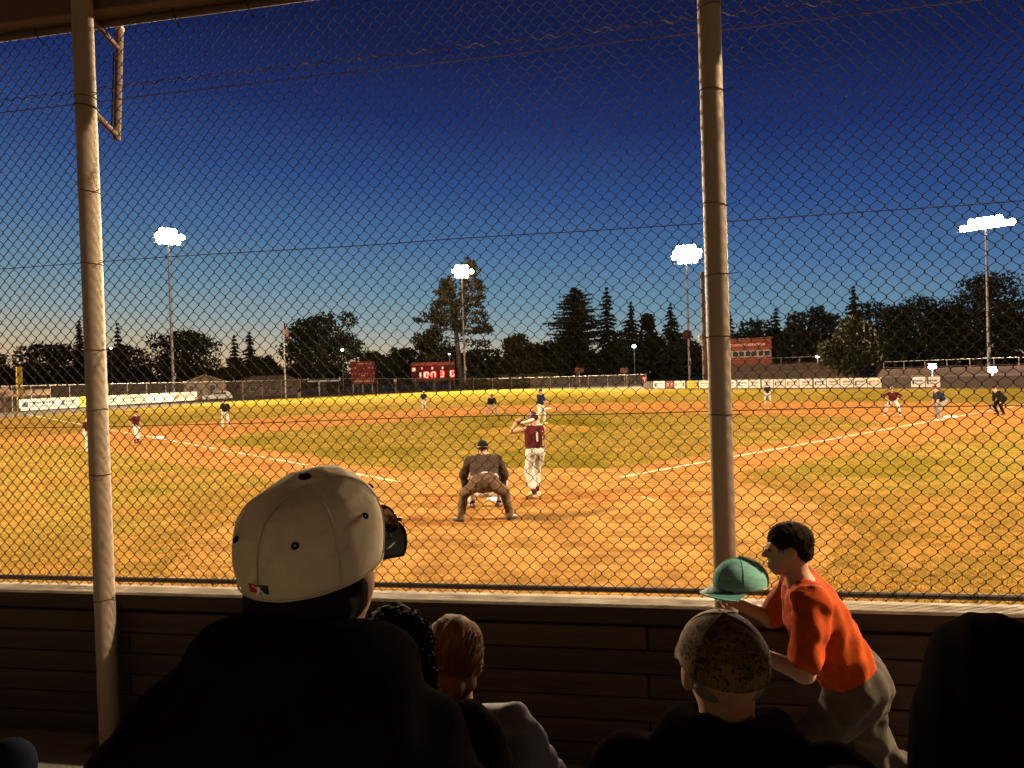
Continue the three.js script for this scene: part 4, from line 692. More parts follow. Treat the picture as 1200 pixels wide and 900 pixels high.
// cap crown and brim in head space
const crownGeo = (() => { const g = new THREE.SphereGeometry(1, 26, 14, 0, Math.PI * 2, 0, Math.PI * 0.5); const p = g.attributes.position; for (let i = 0; i < p.count; i++) { const y = p.getY(i), f = 1 + 0.05 * Math.sin(y * 3.1) ; p.setXYZ(i, p.getX(i) * 0.086 * f, y * 0.098 + 0.028, p.getZ(i) * 0.108 * f - 0.01); } g.computeVertexNormals(); return g; })();
function brimGeo(r0x = 0.084, r0z = 0.104, ext = 0.072, y = 0.03, droop = 0.022, zc = -0.01, thick = 0.004) {
  const N = 18, Mm = 6, pos = [], idx = [];
  for (let l = 0; l < 2; l++) for (let j = 0; j <= Mm; j++) for (let i = 0; i <= N; i++) { const a = lerp(-1.12, 1.12, i / N), t = j / Mm, e2 = ext * t * Math.cos(a * 0.98) ** 0.55; pos.push((r0x) * Math.sin(a), y - droop * (Math.sin(a) ** 2) * (0.4 + 0.6 * t) - 0.01 * t - l * thick, zc + r0z * Math.cos(a) + e2); }
  const S0 = (N + 1) * (Mm + 1);
  for (let l = 0; l < 2; l++) for (let j = 0; j < Mm; j++) for (let i = 0; i < N; i++) { const a = l * S0 + j * (N + 1) + i, b = a + 1, c = a + N + 1, d = c + 1; idx.push(a, c, b, b, c, d); }
  for (let i = 0; i < N; i++) { const a = Mm * (N + 1) + i, b = a + 1, c = a + S0, d = c + 1; idx.push(a, b, c, b, d, c); }
  const g = new THREE.BufferGeometry(); g.setAttribute('position', new THREE.Float32BufferAttribute(pos, 3)); g.setIndex(idx); g.computeVertexNormals(); return metricUV(g);
}
const brim0 = brimGeo();
const eyeGeo = new THREE.SphereGeometry(0.011, 8, 6), mouthGeo = new THREE.SphereGeometry(1, 8, 6).scale(0.022, 0.005, 0.008);
const C = { maroon: cloth(0.105, 0.012, 0.02), navy: cloth(0.018, 0.022, 0.062), white: cloth(0.72, 0.69, 0.66), grey: cloth(0.33, 0.30, 0.28), black: cloth(0.012, 0.011, 0.011), brownJacket: cloth(0.075, 0.047, 0.038), taupe: cloth(0.15, 0.095, 0.06), hoodie: cloth(0.009, 0.007, 0.007, { specularIntensity: 0 }), denim: cloth(0.22, 0.21, 0.23), orange: cloth(0.62, 0.085, 0.012), shortsW: cloth(0.12, 0.098, 0.085), dark: cloth(0.014, 0.011, 0.01, { specularIntensity: 0 }), jeans: cloth(0.02, 0.023, 0.04, { specularIntensity: 0 }), leather: mat([0.15, 0.055, 0.025], { roughness: 0.6 }), shoe: mat([0.5, 0.33, 0.2], { roughness: 0.6 }), blackShoe: mat([0.015, 0.013, 0.012], { roughness: 0.5 }), hairDark: mat([0.016, 0.009, 0.006], { roughness: 0.8, specularIntensity: 0.08, bumpMap: rep(speckle, 14), bumpScale: 0.006 }), teal: cloth(0.24, 0.5, 0.46, { specularIntensity: 0.1 }), red: cloth(0.35, 0.02, 0.02) };
function person(label, o) {
  let s = o.scale ?? 1; const g = thing('person', label, 'person', o.pos ?? [0, 0, 0], o.yaw ?? 0, o.group);
  const cell = o.cell ?? 0.024, pad = o.pad ?? 0.014;
  const pel = V3(...(o.pel ?? [0, 0.95, 0])), lean = (o.lean ?? 3) * Math.PI / 180, side = (o.side ?? 0) * Math.PI / 180, tw = (o.twist ?? 0) * Math.PI / 180;
  const up = V3(-Math.sin(side), Math.cos(side) * Math.cos(lean), Math.sin(lean)).normalize(), across = V3(Math.cos(tw), 0, -Math.sin(tw)); across.addScaledVector(up, -across.dot(up)).normalize(); const fwd = across.clone().cross(up);
  const torso = (l, r, f) => pel.clone().addScaledVector(up, l).addScaledVector(across, r).addScaledVector(fwd, f);
  const neck = torso(0.52, 0, -0.015), yawH = (o.headYaw ?? 0) * Math.PI / 180, pitchH = (o.headPitch ?? 0) * Math.PI / 180;
  const headUp = up.clone().lerp(V3(0, 1, 0), 0.65).normalize(), fl = fwd.clone().setY(0).normalize();
  const hf = fl.clone().applyAxisAngle(V3(0, 1, 0), yawH); hf.y = Math.sin(pitchH); hf.normalize();
  const head = neck.clone().addScaledVector(headUp, 0.155).addScaledVector(hf, 0.03), hq = lookQ(hf, V3(0, 1, 0).addScaledVector(hf, -hf.y));
  if (o.floorY !== undefined) s = (o.headAt.y - o.floorY) / head.y;
  g.scale.setScalar(s);
  if (o.tilt) hq.multiply(new THREE.Quaternion().setFromEuler(new THREE.Euler(...o.tilt)));
  const sw = o.sw ?? 0.185, sy = o.sy ?? 0.455, J = { sL: torso(sy, sw, -0.01), sR: torso(sy, -sw, -0.01), hL: torso(-0.01, 0.09, 0), hR: torso(-0.01, -0.09, 0) };
  const fL = V3(...(o.footL ?? [0.13, 0.085, 0])), fR = V3(...(o.footR ?? [-0.13, 0.085, 0])), wL = V3(...(o.handL ?? [0.27, 0.88, 0.08])), wR = V3(...(o.handR ?? [-0.27, 0.88, 0.08]));
  J.aL = fL; J.aR = fR; J.wL = wL; J.wR = wR;
  J.kL = ik(J.hL, fL, 0.445, 0.435, V3(...(o.kneeL ?? [0.25, 0, 1]))); J.kR = ik(J.hR, fR, 0.445, 0.435, V3(...(o.kneeR ?? [-0.25, 0, 1])));
  J.eL = ik(J.sL, wL, 0.29, 0.265, V3(...(o.elbowL ?? [0.6, -0.4, -0.7]))); J.eR = ik(J.sR, wR, 0.29, 0.265, V3(...(o.elbowR ?? [-0.6, -0.4, -0.7])));
  const toe = (a, yaw) => a.clone().add(V3(Math.sin(yaw) * 0.155, -0.052, Math.cos(yaw) * 0.155));
  J.tL = o.toeL ? V3(...o.toeL) : toe(fL, o.toeYawL ?? 0.35); J.tR = o.toeR ? V3(...o.toeR) : toe(fR, o.toeYawR ?? -0.35);
  const fat = o.fat ?? 1, w = (v) => A3(v);
  const trunk = (p) => [cap(w(torso(0.0, 0.055, 0)), w(torso(0.36, 0.075, 0)), 0.112 * fat + p, 0.113 * fat + p), cap(w(torso(0.0, -0.055, 0)), w(torso(0.36, -0.075, 0)), 0.112 * fat + p, 0.113 * fat + p), cap(w(torso(0.44, 0.12, -0.01)), w(torso(0.44, -0.12, -0.01)), 0.072 + p, 0.072 + p), cap(w(torso(0.30, 0.05, 0.03)), w(torso(0.30, -0.05, 0.03)), 0.1 * fat + p)];
  const arm = (S1, S2, S3, p, f = 1) => [cap(w(S1), w(S2), 0.056 + p, 0.043 + p), ...(f > 0 ? [cap(w(S2), w(S2.clone().lerp(S3, f)), 0.043 + p, lerp(0.043, 0.03, f) + p)] : [])];
  const leg = (H1, K1, A1, p, f = 1) => [cap(w(H1), w(K1), 0.093 * (0.5 + 0.5 * fat) + p, 0.06 + p), cap(w(K1), w(K1.clone().lerp(A1, f)), 0.06 + p, lerp(0.056, 0.04, f) + p)];
  const footP = (a, t, p) => [cap(w(a.clone().add(V3(0, -0.03, 0)).addScaledVector(t.clone().sub(a).setY(0).normalize(), -0.03)), w(t), 0.04 + p, 0.031 + p)];
  const all = [...trunk(0), ...arm(J.sL, J.eL, wL, 0), ...arm(J.sR, J.eR, wR, 0), ...leg(J.hL, J.kL, fL, 0), ...leg(J.hR, J.kR, fR, 0), ...footP(fL, J.tL, 0), ...footP(fR, J.tR, 0), cap(w(torso(0.42, 0, -0.01)), w(neck.clone().lerp(head, 0.45)), 0.062, 0.055)];
  const hs = o.headScale ?? 1, parts = [sdfMesh(all, cell, 0.035), place(headGeo(), head, hq, [hs, hs, hs])];
  for (const [W1, E1, mir, dir] of [[wL, J.eL, -1, o.handDirL], [wR, J.eR, 1, o.handDirR]]) { const z = dir ? V3(...dir).normalize() : W1.clone().sub(E1).normalize(), upv = V3(mir * -0.9, 0.2, 0.3).addScaledVector(z, -V3(mir * -0.9, 0.2, 0.3).dot(z)).normalize(); const gq = handGeo(o.curl ?? 0.55).clone(); if (mir < 0) gq.scale(-1, 1, 1), gq.index && gq.setIndex([...gq.index.array].reverse()); parts.push(place(gq, W1.clone().addScaledVector(z, -0.005), lookQ(z, upv))); }
  const body = part('body', merge(parts), o.skin ?? M.skin, g);
  // clothes
  const sl = o.sleeve ?? 0;                               // 0 = to the elbow, up to 1 = to the wrist, -1 = none
  const top = [...trunk(pad), ...(sl < 0 ? [] : [...arm(J.sL, sl > 0 ? J.eL : J.sL.clone().lerp(J.eL, 0.85), wL, pad + 0.006, sl), ...arm(J.sR, sl > 0 ? J.eR : J.sR.clone().lerp(J.eR, 0.85), wR, pad + 0.006, sl)])];
  if (o.topExtra) top.push(...o.topExtra(torso, J));
  const wrinkle = (amp) => (p) => amp * (Math.sin(p[1] * 47 + p[0] * 22 + 3 * Math.sin(p[2] * 19)) + Math.sin(p[0] * 61 + p[2] * 43 + p[1] * 13));
  part(o.topName ?? 'jersey', sdfMesh(top, cell * 0.9, 0.035, wrinkle(o.wrinkle ?? 0.003)), o.top, g);
  const lf = o.legLen ?? 0.8, bot = [...leg(J.hL, J.kL, fL, pad, lf), ...leg(J.hR, J.kR, fR, pad, lf), cap(w(torso(0.0, 0.055, -0.01)), w(torso(0.0, -0.055, -0.01)), 0.115 * fat + pad * 1.3), cap(w(torso(0.07, 0.055, 0)), w(torso(0.07, -0.055, 0)), 0.1 * fat + pad)];
  part(o.botName ?? 'pants', sdfMesh(bot, cell * 0.9, 0.03, wrinkle((o.wrinkle ?? 0.003) * 1.1)), o.bottom, g);
  if (o.belt) part('belt', new THREE.TorusGeometry(0.13 * fat, 0.018, 8, 30).scale(1.28, 0.95, 1.4).applyQuaternion(lookQ(up, fwd)).translate(...w(torso(0.085, 0, 0))), o.belt, g);
  if (o.sock) for (const [K1, A1] of [[J.kL, fL], [J.kR, fR]]) part('sock', bar(K1.clone().lerp(A1, lf - 0.06), A1, 0.056, 0.047, 12), o.sock, g);
  for (const [a, t] of [[fL, J.tL], [fR, J.tR]]) { const sh = sdfMesh([...footP(a, t, 0.011), cap(w(a.clone().add(V3(0, -0.035, 0))), w(t.clone().add(V3(0, -0.01, 0))), 0.036, 0.03)], 0.012, 0.02); part('shoe', sh, o.shoe ?? C.shoe, g); }
  const inHead = (name, geo, m, lab) => part(name, geo.clone().applyMatrix4(new THREE.Matrix4().compose(head, hq, V3(hs, hs, hs))), m, g, lab);
  if (!o.noFace) { for (const k of [-1, 1]) inHead('eye', eyeGeo.clone().translate(k * 0.031, 0.002, 0.083), M.eye); inHead('mouth', mouthGeo.clone().translate(0, -0.068, 0.093), M.lip); }
  if (o.cap) { const c = inHead('cap', crownGeo, o.cap); const br = inHead('brim', brim0, o.brim ?? o.cap); g.remove(br); c.add(br); inHead('hair', crownGeo.clone().scale(0.97, 0.9, 0.97).translate(0, -0.055, -0.012).scale(1, 0.75, 1), o.hair ?? C.hairDark); }
  if (o.helmet) inHead('helmet', sdfMesh([ell([0, 0.045, -0.008], [0.098, 0.095, 0.117]), cap([0.086, -0.02, 0.01], [0.086, 0.01, 0], 0.03), cap([-0.086, -0.02, 0.01], [-0.086, 0.01, 0], 0.03), cap([0, 0.0, -0.085], [0, 0.02, -0.085], 0.045), cap([-0.05, 0.035, 0.105], [0.05, 0.035, 0.105], 0.012)], 0.008, 0.02), o.helmet);
  if (o.extra) o.extra({ g, torso, J, head, hq, inHead, up, across, fwd, neck, pad, cell });
  if (o.headAt) { const hw = head.clone().multiplyScalar(s).applyAxisAngle(V3(0, 1, 0), o.yaw ?? 0); g.position.copy(o.headAt).sub(hw); }
  return g;
}
const toCam = (p) => Math.atan2(camera.position.x - p.x, camera.position.z - p.z);
const mitt = (w, dir = [0, 0, 1], s = 1) => sdfMesh([ell(A3(w), [0.1 * s, 0.12 * s, 0.05 * s]), cap([w.x - 0.06 * s, w.y + 0.05 * s, w.z], [w.x - 0.08 * s, w.y + 0.16 * s, w.z + 0.03], 0.028 * s), cap([w.x - 0.02 * s, w.y + 0.08 * s, w.z], [w.x - 0.03 * s, w.y + 0.19 * s, w.z + 0.03], 0.028 * s), cap([w.x + 0.02 * s, w.y + 0.08 * s, w.z], [w.x + 0.02 * s, w.y + 0.185 * s, w.z + 0.03], 0.028 * s), cap([w.x + 0.06 * s, w.y + 0.02 * s, w.z], [w.x + 0.13 * s, w.y + 0.1 * s, w.z + 0.04], 0.03 * s)], 0.016, 0.03);
const numeral = (ctx, m) => { const c = ctx.torso(0.3, 0, -0.125 - ctx.pad); part('jersey_number', box(0.034, 0.2, 0.012).applyQuaternion(lookQ(ctx.fwd, ctx.up)).translate(c.x, c.y, c.z), m, ctx.g, 'white numeral one on the back'); };
const stance = { footL: [0.2, 0.085, 0.02], footR: [-0.2, 0.085, 0.02] };
const PLAYERS = 'players and officials on the field';

// plate umpire, seen from behind, hands on his knees
{
  const p = ground(569, 611);
  person('plate umpire in a dark brown jacket crouching behind the catcher with hands on thighs', { pos: p, yaw: toCam(p) + Math.PI + 0.03, cell: 0.017, pel: [0, 0.74, -0.2], lean: 38, scale: 1.0, fat: 1.4, sw: 0.255, footL: [0.44, 0.085, 0.02], footR: [-0.44, 0.085, 0.02], kneeL: [0.8, 0, 1], kneeR: [-0.8, 0, 1], handL: [0.33, 0.58, 0.12], handR: [-0.33, 0.58, 0.12], elbowL: [1, 0.15, -0.3], elbowR: [-1, 0.15, -0.3], toeYawL: 0.7, toeYawR: -0.7, headPitch: -6, sleeve: 1, legLen: 0.97, pad: 0.026, wrinkle: 0.0045, headScale: 1.14, top: C.brownJacket, bottom: C.taupe, topName: 'jacket', shoe: C.blackShoe, cap: C.black, hair: C.hairDark, belt: mat([0.42, 0.36, 0.3]), group: PLAYERS,
    extra: ({ inHead, g, torso, pad }) => { inHead('mask_strap', new THREE.TorusGeometry(0.092, 0.009, 6, 30).rotateX(Math.PI / 2 - 0.2).scale(1, 1, 1.16).translate(0, 0.0, -0.008), C.black); const m = inHead('face_mask', new THREE.TorusGeometry(0.075, 0.007, 6, 24).scale(1, 1.35, 1).translate(0, -0.02, 0.13), M.darkPipe); for (let k = -2; k <= 2; k++) { const b = inHead('mask_bar', bar([-0.075, -0.02 + k * 0.035, 0.12], [0.075, -0.02 + k * 0.035, 0.12], 0.004, 0.004, 5), M.darkPipe); g.remove(b); m.add(b); } const c = torso(0.34, 0.27, 0.05); part('ball_patch', new THREE.CylinderGeometry(0.035, 0.035, 0.012, 14).rotateZ(Math.PI / 2).translate(c.x + 0.02, c.y - 0.06, c.z), C.white, g); } });
}
// catcher squatting before him
{
  const p = ground(567, 600).add(V3(0, 0, -0.35));
  person('catcher in white pants squatting in front of the plate umpire', { pos: p, yaw: toCam(p) + Math.PI, cell: 0.018, pel: [0, 0.36, -0.08], lean: 30, footL: [0.26, 0.085, 0.06], footR: [-0.26, 0.085, 0.06], kneeL: [0.9, 0.5, 1], kneeR: [-0.9, 0.5, 1], handL: [0.1, 0.55, 0.5], handR: [-0.22, 0.42, 0.2], legLen: 0.85, top: C.navy, bottom: C.white, sock: C.navy, shoe: C.leather, helmet: mat([0.03, 0.012, 0.012], { roughness: 0.3 }), noFace: true, group: PLAYERS, belt: C.red,
    extra: ({ g, J, torso }) => { part('catchers_mitt', mitt(J.wL.clone().add(V3(0, 0.02, 0.1))), C.leather, g); for (const k of [1, -1]) { const K1 = k > 0 ? J.kL : J.kR, A1 = k > 0 ? J.aL : J.aR; part('shin_guard', bar(K1.clone().add(V3(0, 0.05, 0.05)), A1.clone().add(V3(0, 0, 0.05)), 0.075, 0.055, 12), C.navy, g); part('guard_strap', new THREE.TorusGeometry(0.07, 0.009, 6, 18).rotateX(Math.PI / 2).translate(...A3(K1.clone().lerp(A1, 0.5))), C.white, g); } const a = torso(0.28, 0.14, -0.1), b = torso(0.08, 0.1, -0.12); part('protector_strap', bar(a, torso(0.1, -0.12, -0.13), 0.014), C.red, g); part('protector_strap', bar(torso(0.28, -0.14, -0.1), torso(0.1, 0.12, -0.13), 0.014), C.red, g); } });
}
// batter
{
  const p = ground(629, 583);
  person('batter in a maroon vest and white pants raising the bat beside his helmet', { pos: p, yaw: toCam(p) + Math.PI + 0.5, scale: 1.06, cell: 0.016, pel: [0, 0.92, 0], lean: 6, side: 2, twist: -8, footL: [0.10, 0.085, -0.12], footR: [-0.10, 0.085, 0.16], handL: [0.27, 1.56, 0.24], handR: [0.22, 1.51, 0.27], elbowL: [1, -1.3, 0.2], elbowR: [0.1, -0.9, 0.9], toeYawL: 0.9, toeYawR: 0.5, headYaw: 38, curl: 0.95, handDirL: [-0.55, 0.25, -0.3], handDirR: [-0.55, 0.25, -0.3], legLen: 0.66, pad: 0.02, wrinkle: 0.004, top: C.maroon, sleeve: -1, skin: M.tan, bottom: C.white, sock: C.maroon, topName: 'vest', helmet: mat([0.07, 0.022, 0.018], { roughness: 0.3 }), belt: C.black, group: PLAYERS,
    extra: (ctx) => { numeral(ctx, C.white); const { torso, J, g, pad } = ctx; const c = torso(0.26, -0.11, -0.1 - pad); part('side_stripe', box(0.016, 0.3, 0.01).applyQuaternion(lookQ(ctx.fwd, ctx.up)).translate(c.x - 0.02, c.y, c.z), C.white, g); } });
  const q = p.clone(), d = V3(Math.sin(toCam(p) + Math.PI + 0.5), 0, Math.cos(toCam(p) + Math.PI + 0.5)), lx = V3(d.z, 0, -d.x);
  const hand = (x, y, z) => p.clone().addScaledVector(lx, x * 1.06).addScaledVector(d, z * 1.06).setY(y * 1.06);
  const pts = [[0.001, -0.86], [0.024, -0.86], [0.024, -0.845], [0.013, -0.82], [0.013, -0.5], [0.022, -0.25], [0.032, -0.02], [0.033, 0.05], [0.022, 0.068], [0.001, 0.07]].map(([x, y]) => new THREE.Vector2(x, y));
  const bat = single('baseball_bat', new THREE.LatheGeometry(pts, 18), mat([0.66, 0.52, 0.36], { roughness: 0.4 }), 'pale bat held up beside the batter\'s helmet', 'bat');
  const h0 = hand(0.19, 1.5, 0.22), dirB = V3(0.35, 0.12, 0.85).normalize(); bat.quaternion.setFromUnitVectors(V3(0, 1, 0), dirB); bat.position.copy(h0).addScaledVector(dirB, 0.74);
}
const field = (px, py, label, o, y = 0) => { const p = ground(px, py, y); return person(label, { pos: p, yaw: toCam(p), cell: 0.03, pad: 0.018, group: PLAYERS, ...o, yaw: toCam(p) + (o.turn ?? 0) }); };
const glove = (side) => (ctx) => part('glove', mitt(ctx.J[side].clone().add(V3(0, -0.06, 0.05)), undefined, 0.85), C.leather, ctx.g);
field(634, 497, 'pitcher in a navy jersey standing on the mound', { turn: 0.9, top: C.navy, sleeve: 0.4, bottom: C.white, legLen: 0.92, cap: C.navy, handL: [0.16, 1.15, 0.25], handR: [0.06, 1.1, 0.28], footL: [0.12, 0.085, 0.1], footR: [-0.12, 0.085, -0.08], headYaw: -30, extra: glove('wL') }, 0.2);
field(576.5, 487, 'base umpire in black bending with hands on knees near second base', { turn: 0.15, pel: [0, 0.78, -0.14], lean: 38, ...{ footL: [0.32, 0.085, 0], footR: [-0.32, 0.085, 0] }, handL: [0.26, 0.56, 0.2], handR: [-0.26, 0.56, 0.2], elbowL: [1, 0.2, 0], elbowR: [-1, 0.2, 0], sleeve: 0.3, top: C.black, bottom: C.grey, legLen: 1, shoe: C.blackShoe, cap: C.black });
field(497, 480.5, 'infielder in a navy jersey with a pale cap below the glowing score board', { scale: 0.93, turn: -0.2, top: C.navy, bottom: C.white, legLen: 0.95, cap: mat([0.5, 0.45, 0.4]), brim: C.navy, handL: [0.2, 0.98, 0.2], handR: [-0.2, 0.95, 0.2], extra: glove('wL') });
field(264, 500, 'infielder in a dark jersey standing on the dirt left of the silver car', { turn: 0.25, top: C.black, bottom: C.white, legLen: 0.95, cap: C.black, lean: 10, handL: [0.2, 0.95, 0.22], handR: [-0.2, 0.9, 0.22], footL: [0.17, 0.085, 0.02], footR: [-0.17, 0.085, 0], extra: glove('wL') });
field(160, 519, 'base coach in a maroon jersey and white pants beside third base', { scale: 0.88, turn: 1.0, top: C.maroon, bottom: C.white, sock: C.maroon, legLen: 0.62, cap: C.maroon, shoe: C.blackShoe, handL: [0.14, 1.0, 0.2], handR: [-0.25, 1.0, -0.12], elbowR: [-1, 0, -0.6] });
field(102.5, 529, 'player in maroon half hidden behind the galvanized post', { scale: 0.86, turn: 1.1, top: C.maroon, bottom: C.white, legLen: 0.9, cap: C.maroon });
field(900, 473, 'right fielder in a navy jersey waiting in front of the banners', { scale: 0.88, turn: -0.3, pel: [0, 0.9, -0.06], lean: 16, top: C.navy, bottom: C.white, legLen: 0.96, cap: C.navy, handL: [0.2, 0.8, 0.25], handR: [-0.2, 0.8, 0.25], footL: [0.22, 0.085, 0], footR: [-0.22, 0.085, 0] });
field(1046.5, 487, 'base runner in maroon standing wide off first base', { scale: 0.9, turn: -0.1, pel: [0, 0.84, -0.1], lean: 20, footL: [0.36, 0.085, 0], footR: [-0.36, 0.085, 0], kneeL: [0.5, 0, 1], kneeR: [-0.5, 0, 1], handL: [0.3, 0.95, 0.22], handR: [-0.3, 0.95, 0.22], elbowL: [1, 0, -0.3], elbowR: [-1, 0, -0.3], sleeve: 0.5, top: C.maroon, bottom: C.white, sock: C.maroon, legLen: 0.62, shoe: C.white, helmet: mat([0.09, 0.015, 0.02], { roughness: 0.3 }), fat: 1.1 });
field(1103, 493, 'first baseman in navy bending forward beside the bag', { scale: 1.02, turn: -1.15, pel: [0, 0.86, -0.12], lean: 36, footL: [0.17, 0.085, 0.1], footR: [-0.17, 0.085, -0.05], handL: [0.2, 0.62, 0.3], handR: [-0.2, 0.62, 0.3], top: C.navy, bottom: C.grey, legLen: 0.98, cap: mat([0.2, 0.03, 0.035]), shoe: C.white, extra: glove('wL') });
field(1173, 486, 'field umpire in black bending forward near the first base line', { scale: 0.98, turn: -0.9, pel: [0, 0.78, -0.12], lean: 44, footL: [0.24, 0.085, 0.05], footR: [-0.24, 0.085, -0.02], handL: [0.22, 0.56, 0.2], handR: [-0.22, 0.56, 0.2], sleeve: 0.5, top: C.black, bottom: C.dark, legLen: 1, shoe: C.blackShoe, cap: C.black });
{ const p = edgePt(350.5, 2.5); person('bystander in pale pants behind the fence near the goal post', { pos: p, yaw: toCam(p), cell: 0.035, pad: 0.02, top: C.dark, bottom: C.white, legLen: 1, hair: C.hairDark, cap: C.dark }); }

// ---------- spectators ----------
const SPECT = 'spectators in the stand';
const sit = { pel: [0, 0.53, 0], lean: 6, footL: [0.14, 0.085, 0.42], footR: [-0.14, 0.085, 0.42], kneeL: [0.1, 1, 0.7], kneeR: [-0.1, 1, 0.7], handL: [0.1, 0.66, 0.36], handR: [-0.1, 0.66, 0.36], elbowL: [1, -0.4, -0.3], elbowR: [-1, -0.4, -0.3], sleeve: 1, legLen: 1, group: SPECT, noFace: false };
const away = (p) => toCam(p) + Math.PI;
const curlNoise = (amp, f) => (p) => amp * (Math.sin(p[0] * f + 2 * Math.sin(p[1] * f * 0.7)) * Math.sin(p[1] * f * 1.1 + 1.3 * Math.sin(p[2] * f * 0.8)) + 0.7 * Math.sin(p[2] * f * 1.7 + p[0] * f * 0.9));
// man in the cream cap
{
  const hp = at(374, 664, 0.98);
  const prof = [[1.0, 0], [1.03, 0.016], [1.05, 0.04], [1.035, 0.064], [0.965, 0.088], [0.82, 0.107], [0.6, 0.12], [0.31, 0.1275], [0.001, 0.1295]];
  const R = (y) => { let k = 1; while (k < prof.length - 1 && prof[k][1] < y) k++; const [r0, y0] = prof[k - 1], [r1, y1] = prof[k]; return lerp(r0, r1, clamp((y - y0) / (y1 - y0))); };
  const AX = 0.092, AZ = 0.1085, BY = 0.009, ZC = -0.012;
  const onCrown = (a, y, off = 0) => V3(Math.sin(a) * (AX * R(y) + off), BY + y + (0.010 * Math.cos(a) - 0.004) * (y > 0.002 ? 1 : 0) * Math.min(1, y / 0.05), ZC + Math.cos(a) * (AZ * R(y) + off));
  const crown = () => { const N = 72, Mr = 40, pos = [], idx = [], uv = []; for (let j = 0; j <= Mr; j++) for (let i = 0; i <= N; i++) { const a = i / N * 6.28319, t = j / Mr, y = 0.1295 * Math.sin(t * Math.PI / 2) ** 1.0 * (1 - 0) , seam = Math.min(1, Math.abs(((a / (Math.PI / 3)) % 1 + 1) % 1 - 0.5) * 2), dent = -0.0016 * smooth(0.86, 1, seam) - 0.0034 * (1 - (2 * (((a / (Math.PI / 3)) % 1 + 1) % 1) - 1) ** 2) * smooth(0.1, 0.6, t) + 0.0045 * (fbm(a * 1.6 + 2, t * 2.4 + 5, 3) - 0.5) + 0.0012 * (fbm(a * 7, t * 9, 2) - 0.5), p = onCrown(a, y, dent); pos.push(p.x, p.y, p.z); uv.push(a * 0.1 * 4, y * 4); } for (let j = 0; j < Mr; j++) for (let i = 0; i < N; i++) { const a = j * (N + 1) + i, b = a + 1, c = a + N + 1, d = c + 1; idx.push(a, b, c, b, d, c); } const g = new THREE.BufferGeometry(); g.setAttribute('position', new THREE.Float32BufferAttribute(pos, 3)); g.setAttribute('uv', new THREE.Float32BufferAttribute(uv, 2)); g.setIndex(idx); g.computeVertexNormals(); return g; };
  const creamTex = noiseTex(512, (u, v) => { const a = fbm(u * 5, v * 5, 5, 5), w = Math.sin(u * 6.283 * 120) * Math.sin(v * 6.283 * 120), st = smooth(0.6, 0.78, fbm(u * 3 + 4, v * 3 + 2, 4, 3)); const k = 222 + 26 * (a - 0.5) + 7 * w; return [k - 10 * st, k * 0.93 - 12 * st, k * 0.82 - 14 * st]; });
  const cream = mat([0.8, 0.8, 0.8], { map: rep(creamTex, 2.5), bumpMap: rep(fabricTex, 9), bumpScale: 0.0012, roughness: 1, specularIntensity: 0.05 });
  const blackCloth = mat([0.011, 0.01, 0.01], { roughness: 1, specularIntensity: 0.02 });
  person('large man in a cream fitted cap and a black hooded sweatshirt', { ...sit, headAt: hp, floorY: 1.13, yaw: away(hp) - 0.1, headYaw: -30, headPitch: 9, tilt: [0, 0, 0.04], side: 7, fat: 1.28, sw: 0.175, sy: 0.37, cell: 0.016, pad: 0.03, wrinkle: 0.004, top: C.hoodie, bottom: C.dark, topName: 'hooded_sweatshirt', skin: M.skin,
    topExtra: (torso) => { const r = []; for (let k = 0; k < 12; k++) { const a = -2.3 + 4.6 * k / 11, b = -2.3 + 4.6 * (k + 1) / 11, P = (t) => A3(torso(0.545 + 0.03 * Math.cos(t), 0.1 * Math.sin(t), -0.025 - 0.085 * Math.cos(t))); r.push(cap(P(a), P(b), 0.05, 0.05)); } r.push(ell(A3(torso(0.46, 0, -0.12)), [0.16, 0.12, 0.085]), cap(A3(torso(0.5, 0.05, -0.03)), A3(torso(0.37, 0.2, -0.01)), 0.085, 0.085), cap(A3(torso(0.5, -0.05, -0.03)), A3(torso(0.34, -0.18, -0.01)), 0.08, 0.085)); return r; },
    extra: ({ inHead, g }) => {
      const c = inHead('cap', crown(), cream, 'cream crown with black eyelets');
      const sub = (n, geo, m, l) => { const o = inHead(n, geo, m, l); g.remove(o); c.add(o); return o; };
      for (let k = 0; k < 6; k++) { const a = (k + 0.5) * Math.PI / 3 + Math.PI / 6 * 0, pts = []; for (let t = 0; t <= 12; t++) pts.push(onCrown(k * Math.PI / 3, 0.002 + 0.1265 * t / 12, 0.0004)); sub('seam', tube(pts, 0.0012, 30, 5), cream); const y = 0.083, e0 = onCrown(k * Math.PI / 3 + Math.PI / 6, y, 0.0012), n = onCrown(k * Math.PI / 3 + Math.PI / 6, y, 0.01).sub(e0).setY(0.006).normalize(); sub('eyelet', new THREE.TorusGeometry(0.0034, 0.0017, 6, 14).rotateX(Math.PI / 2).applyQuaternion(new THREE.Quaternion().setFromUnitVectors(V3(0, 1, 0), n)).translate(e0.x, e0.y, e0.z), blackCloth); }
      sub('button', new THREE.SphereGeometry(1, 14, 8).scale(0.009, 0.0045, 0.009).translate(0, BY + 0.1285, ZC), blackCloth);
      sub('brim', brimGeo(0.0935, 0.1055, 0.095, BY + 0.006, 0.022, ZC), blackCloth, 'black brim');
      const band = []; for (let k = 0; k <= 40; k++) band.push(onCrown(k / 40 * 6.28319, 0.0, 0.0006)); sub('band_edge', tube(band, 0.0014, 80, 5), cream);
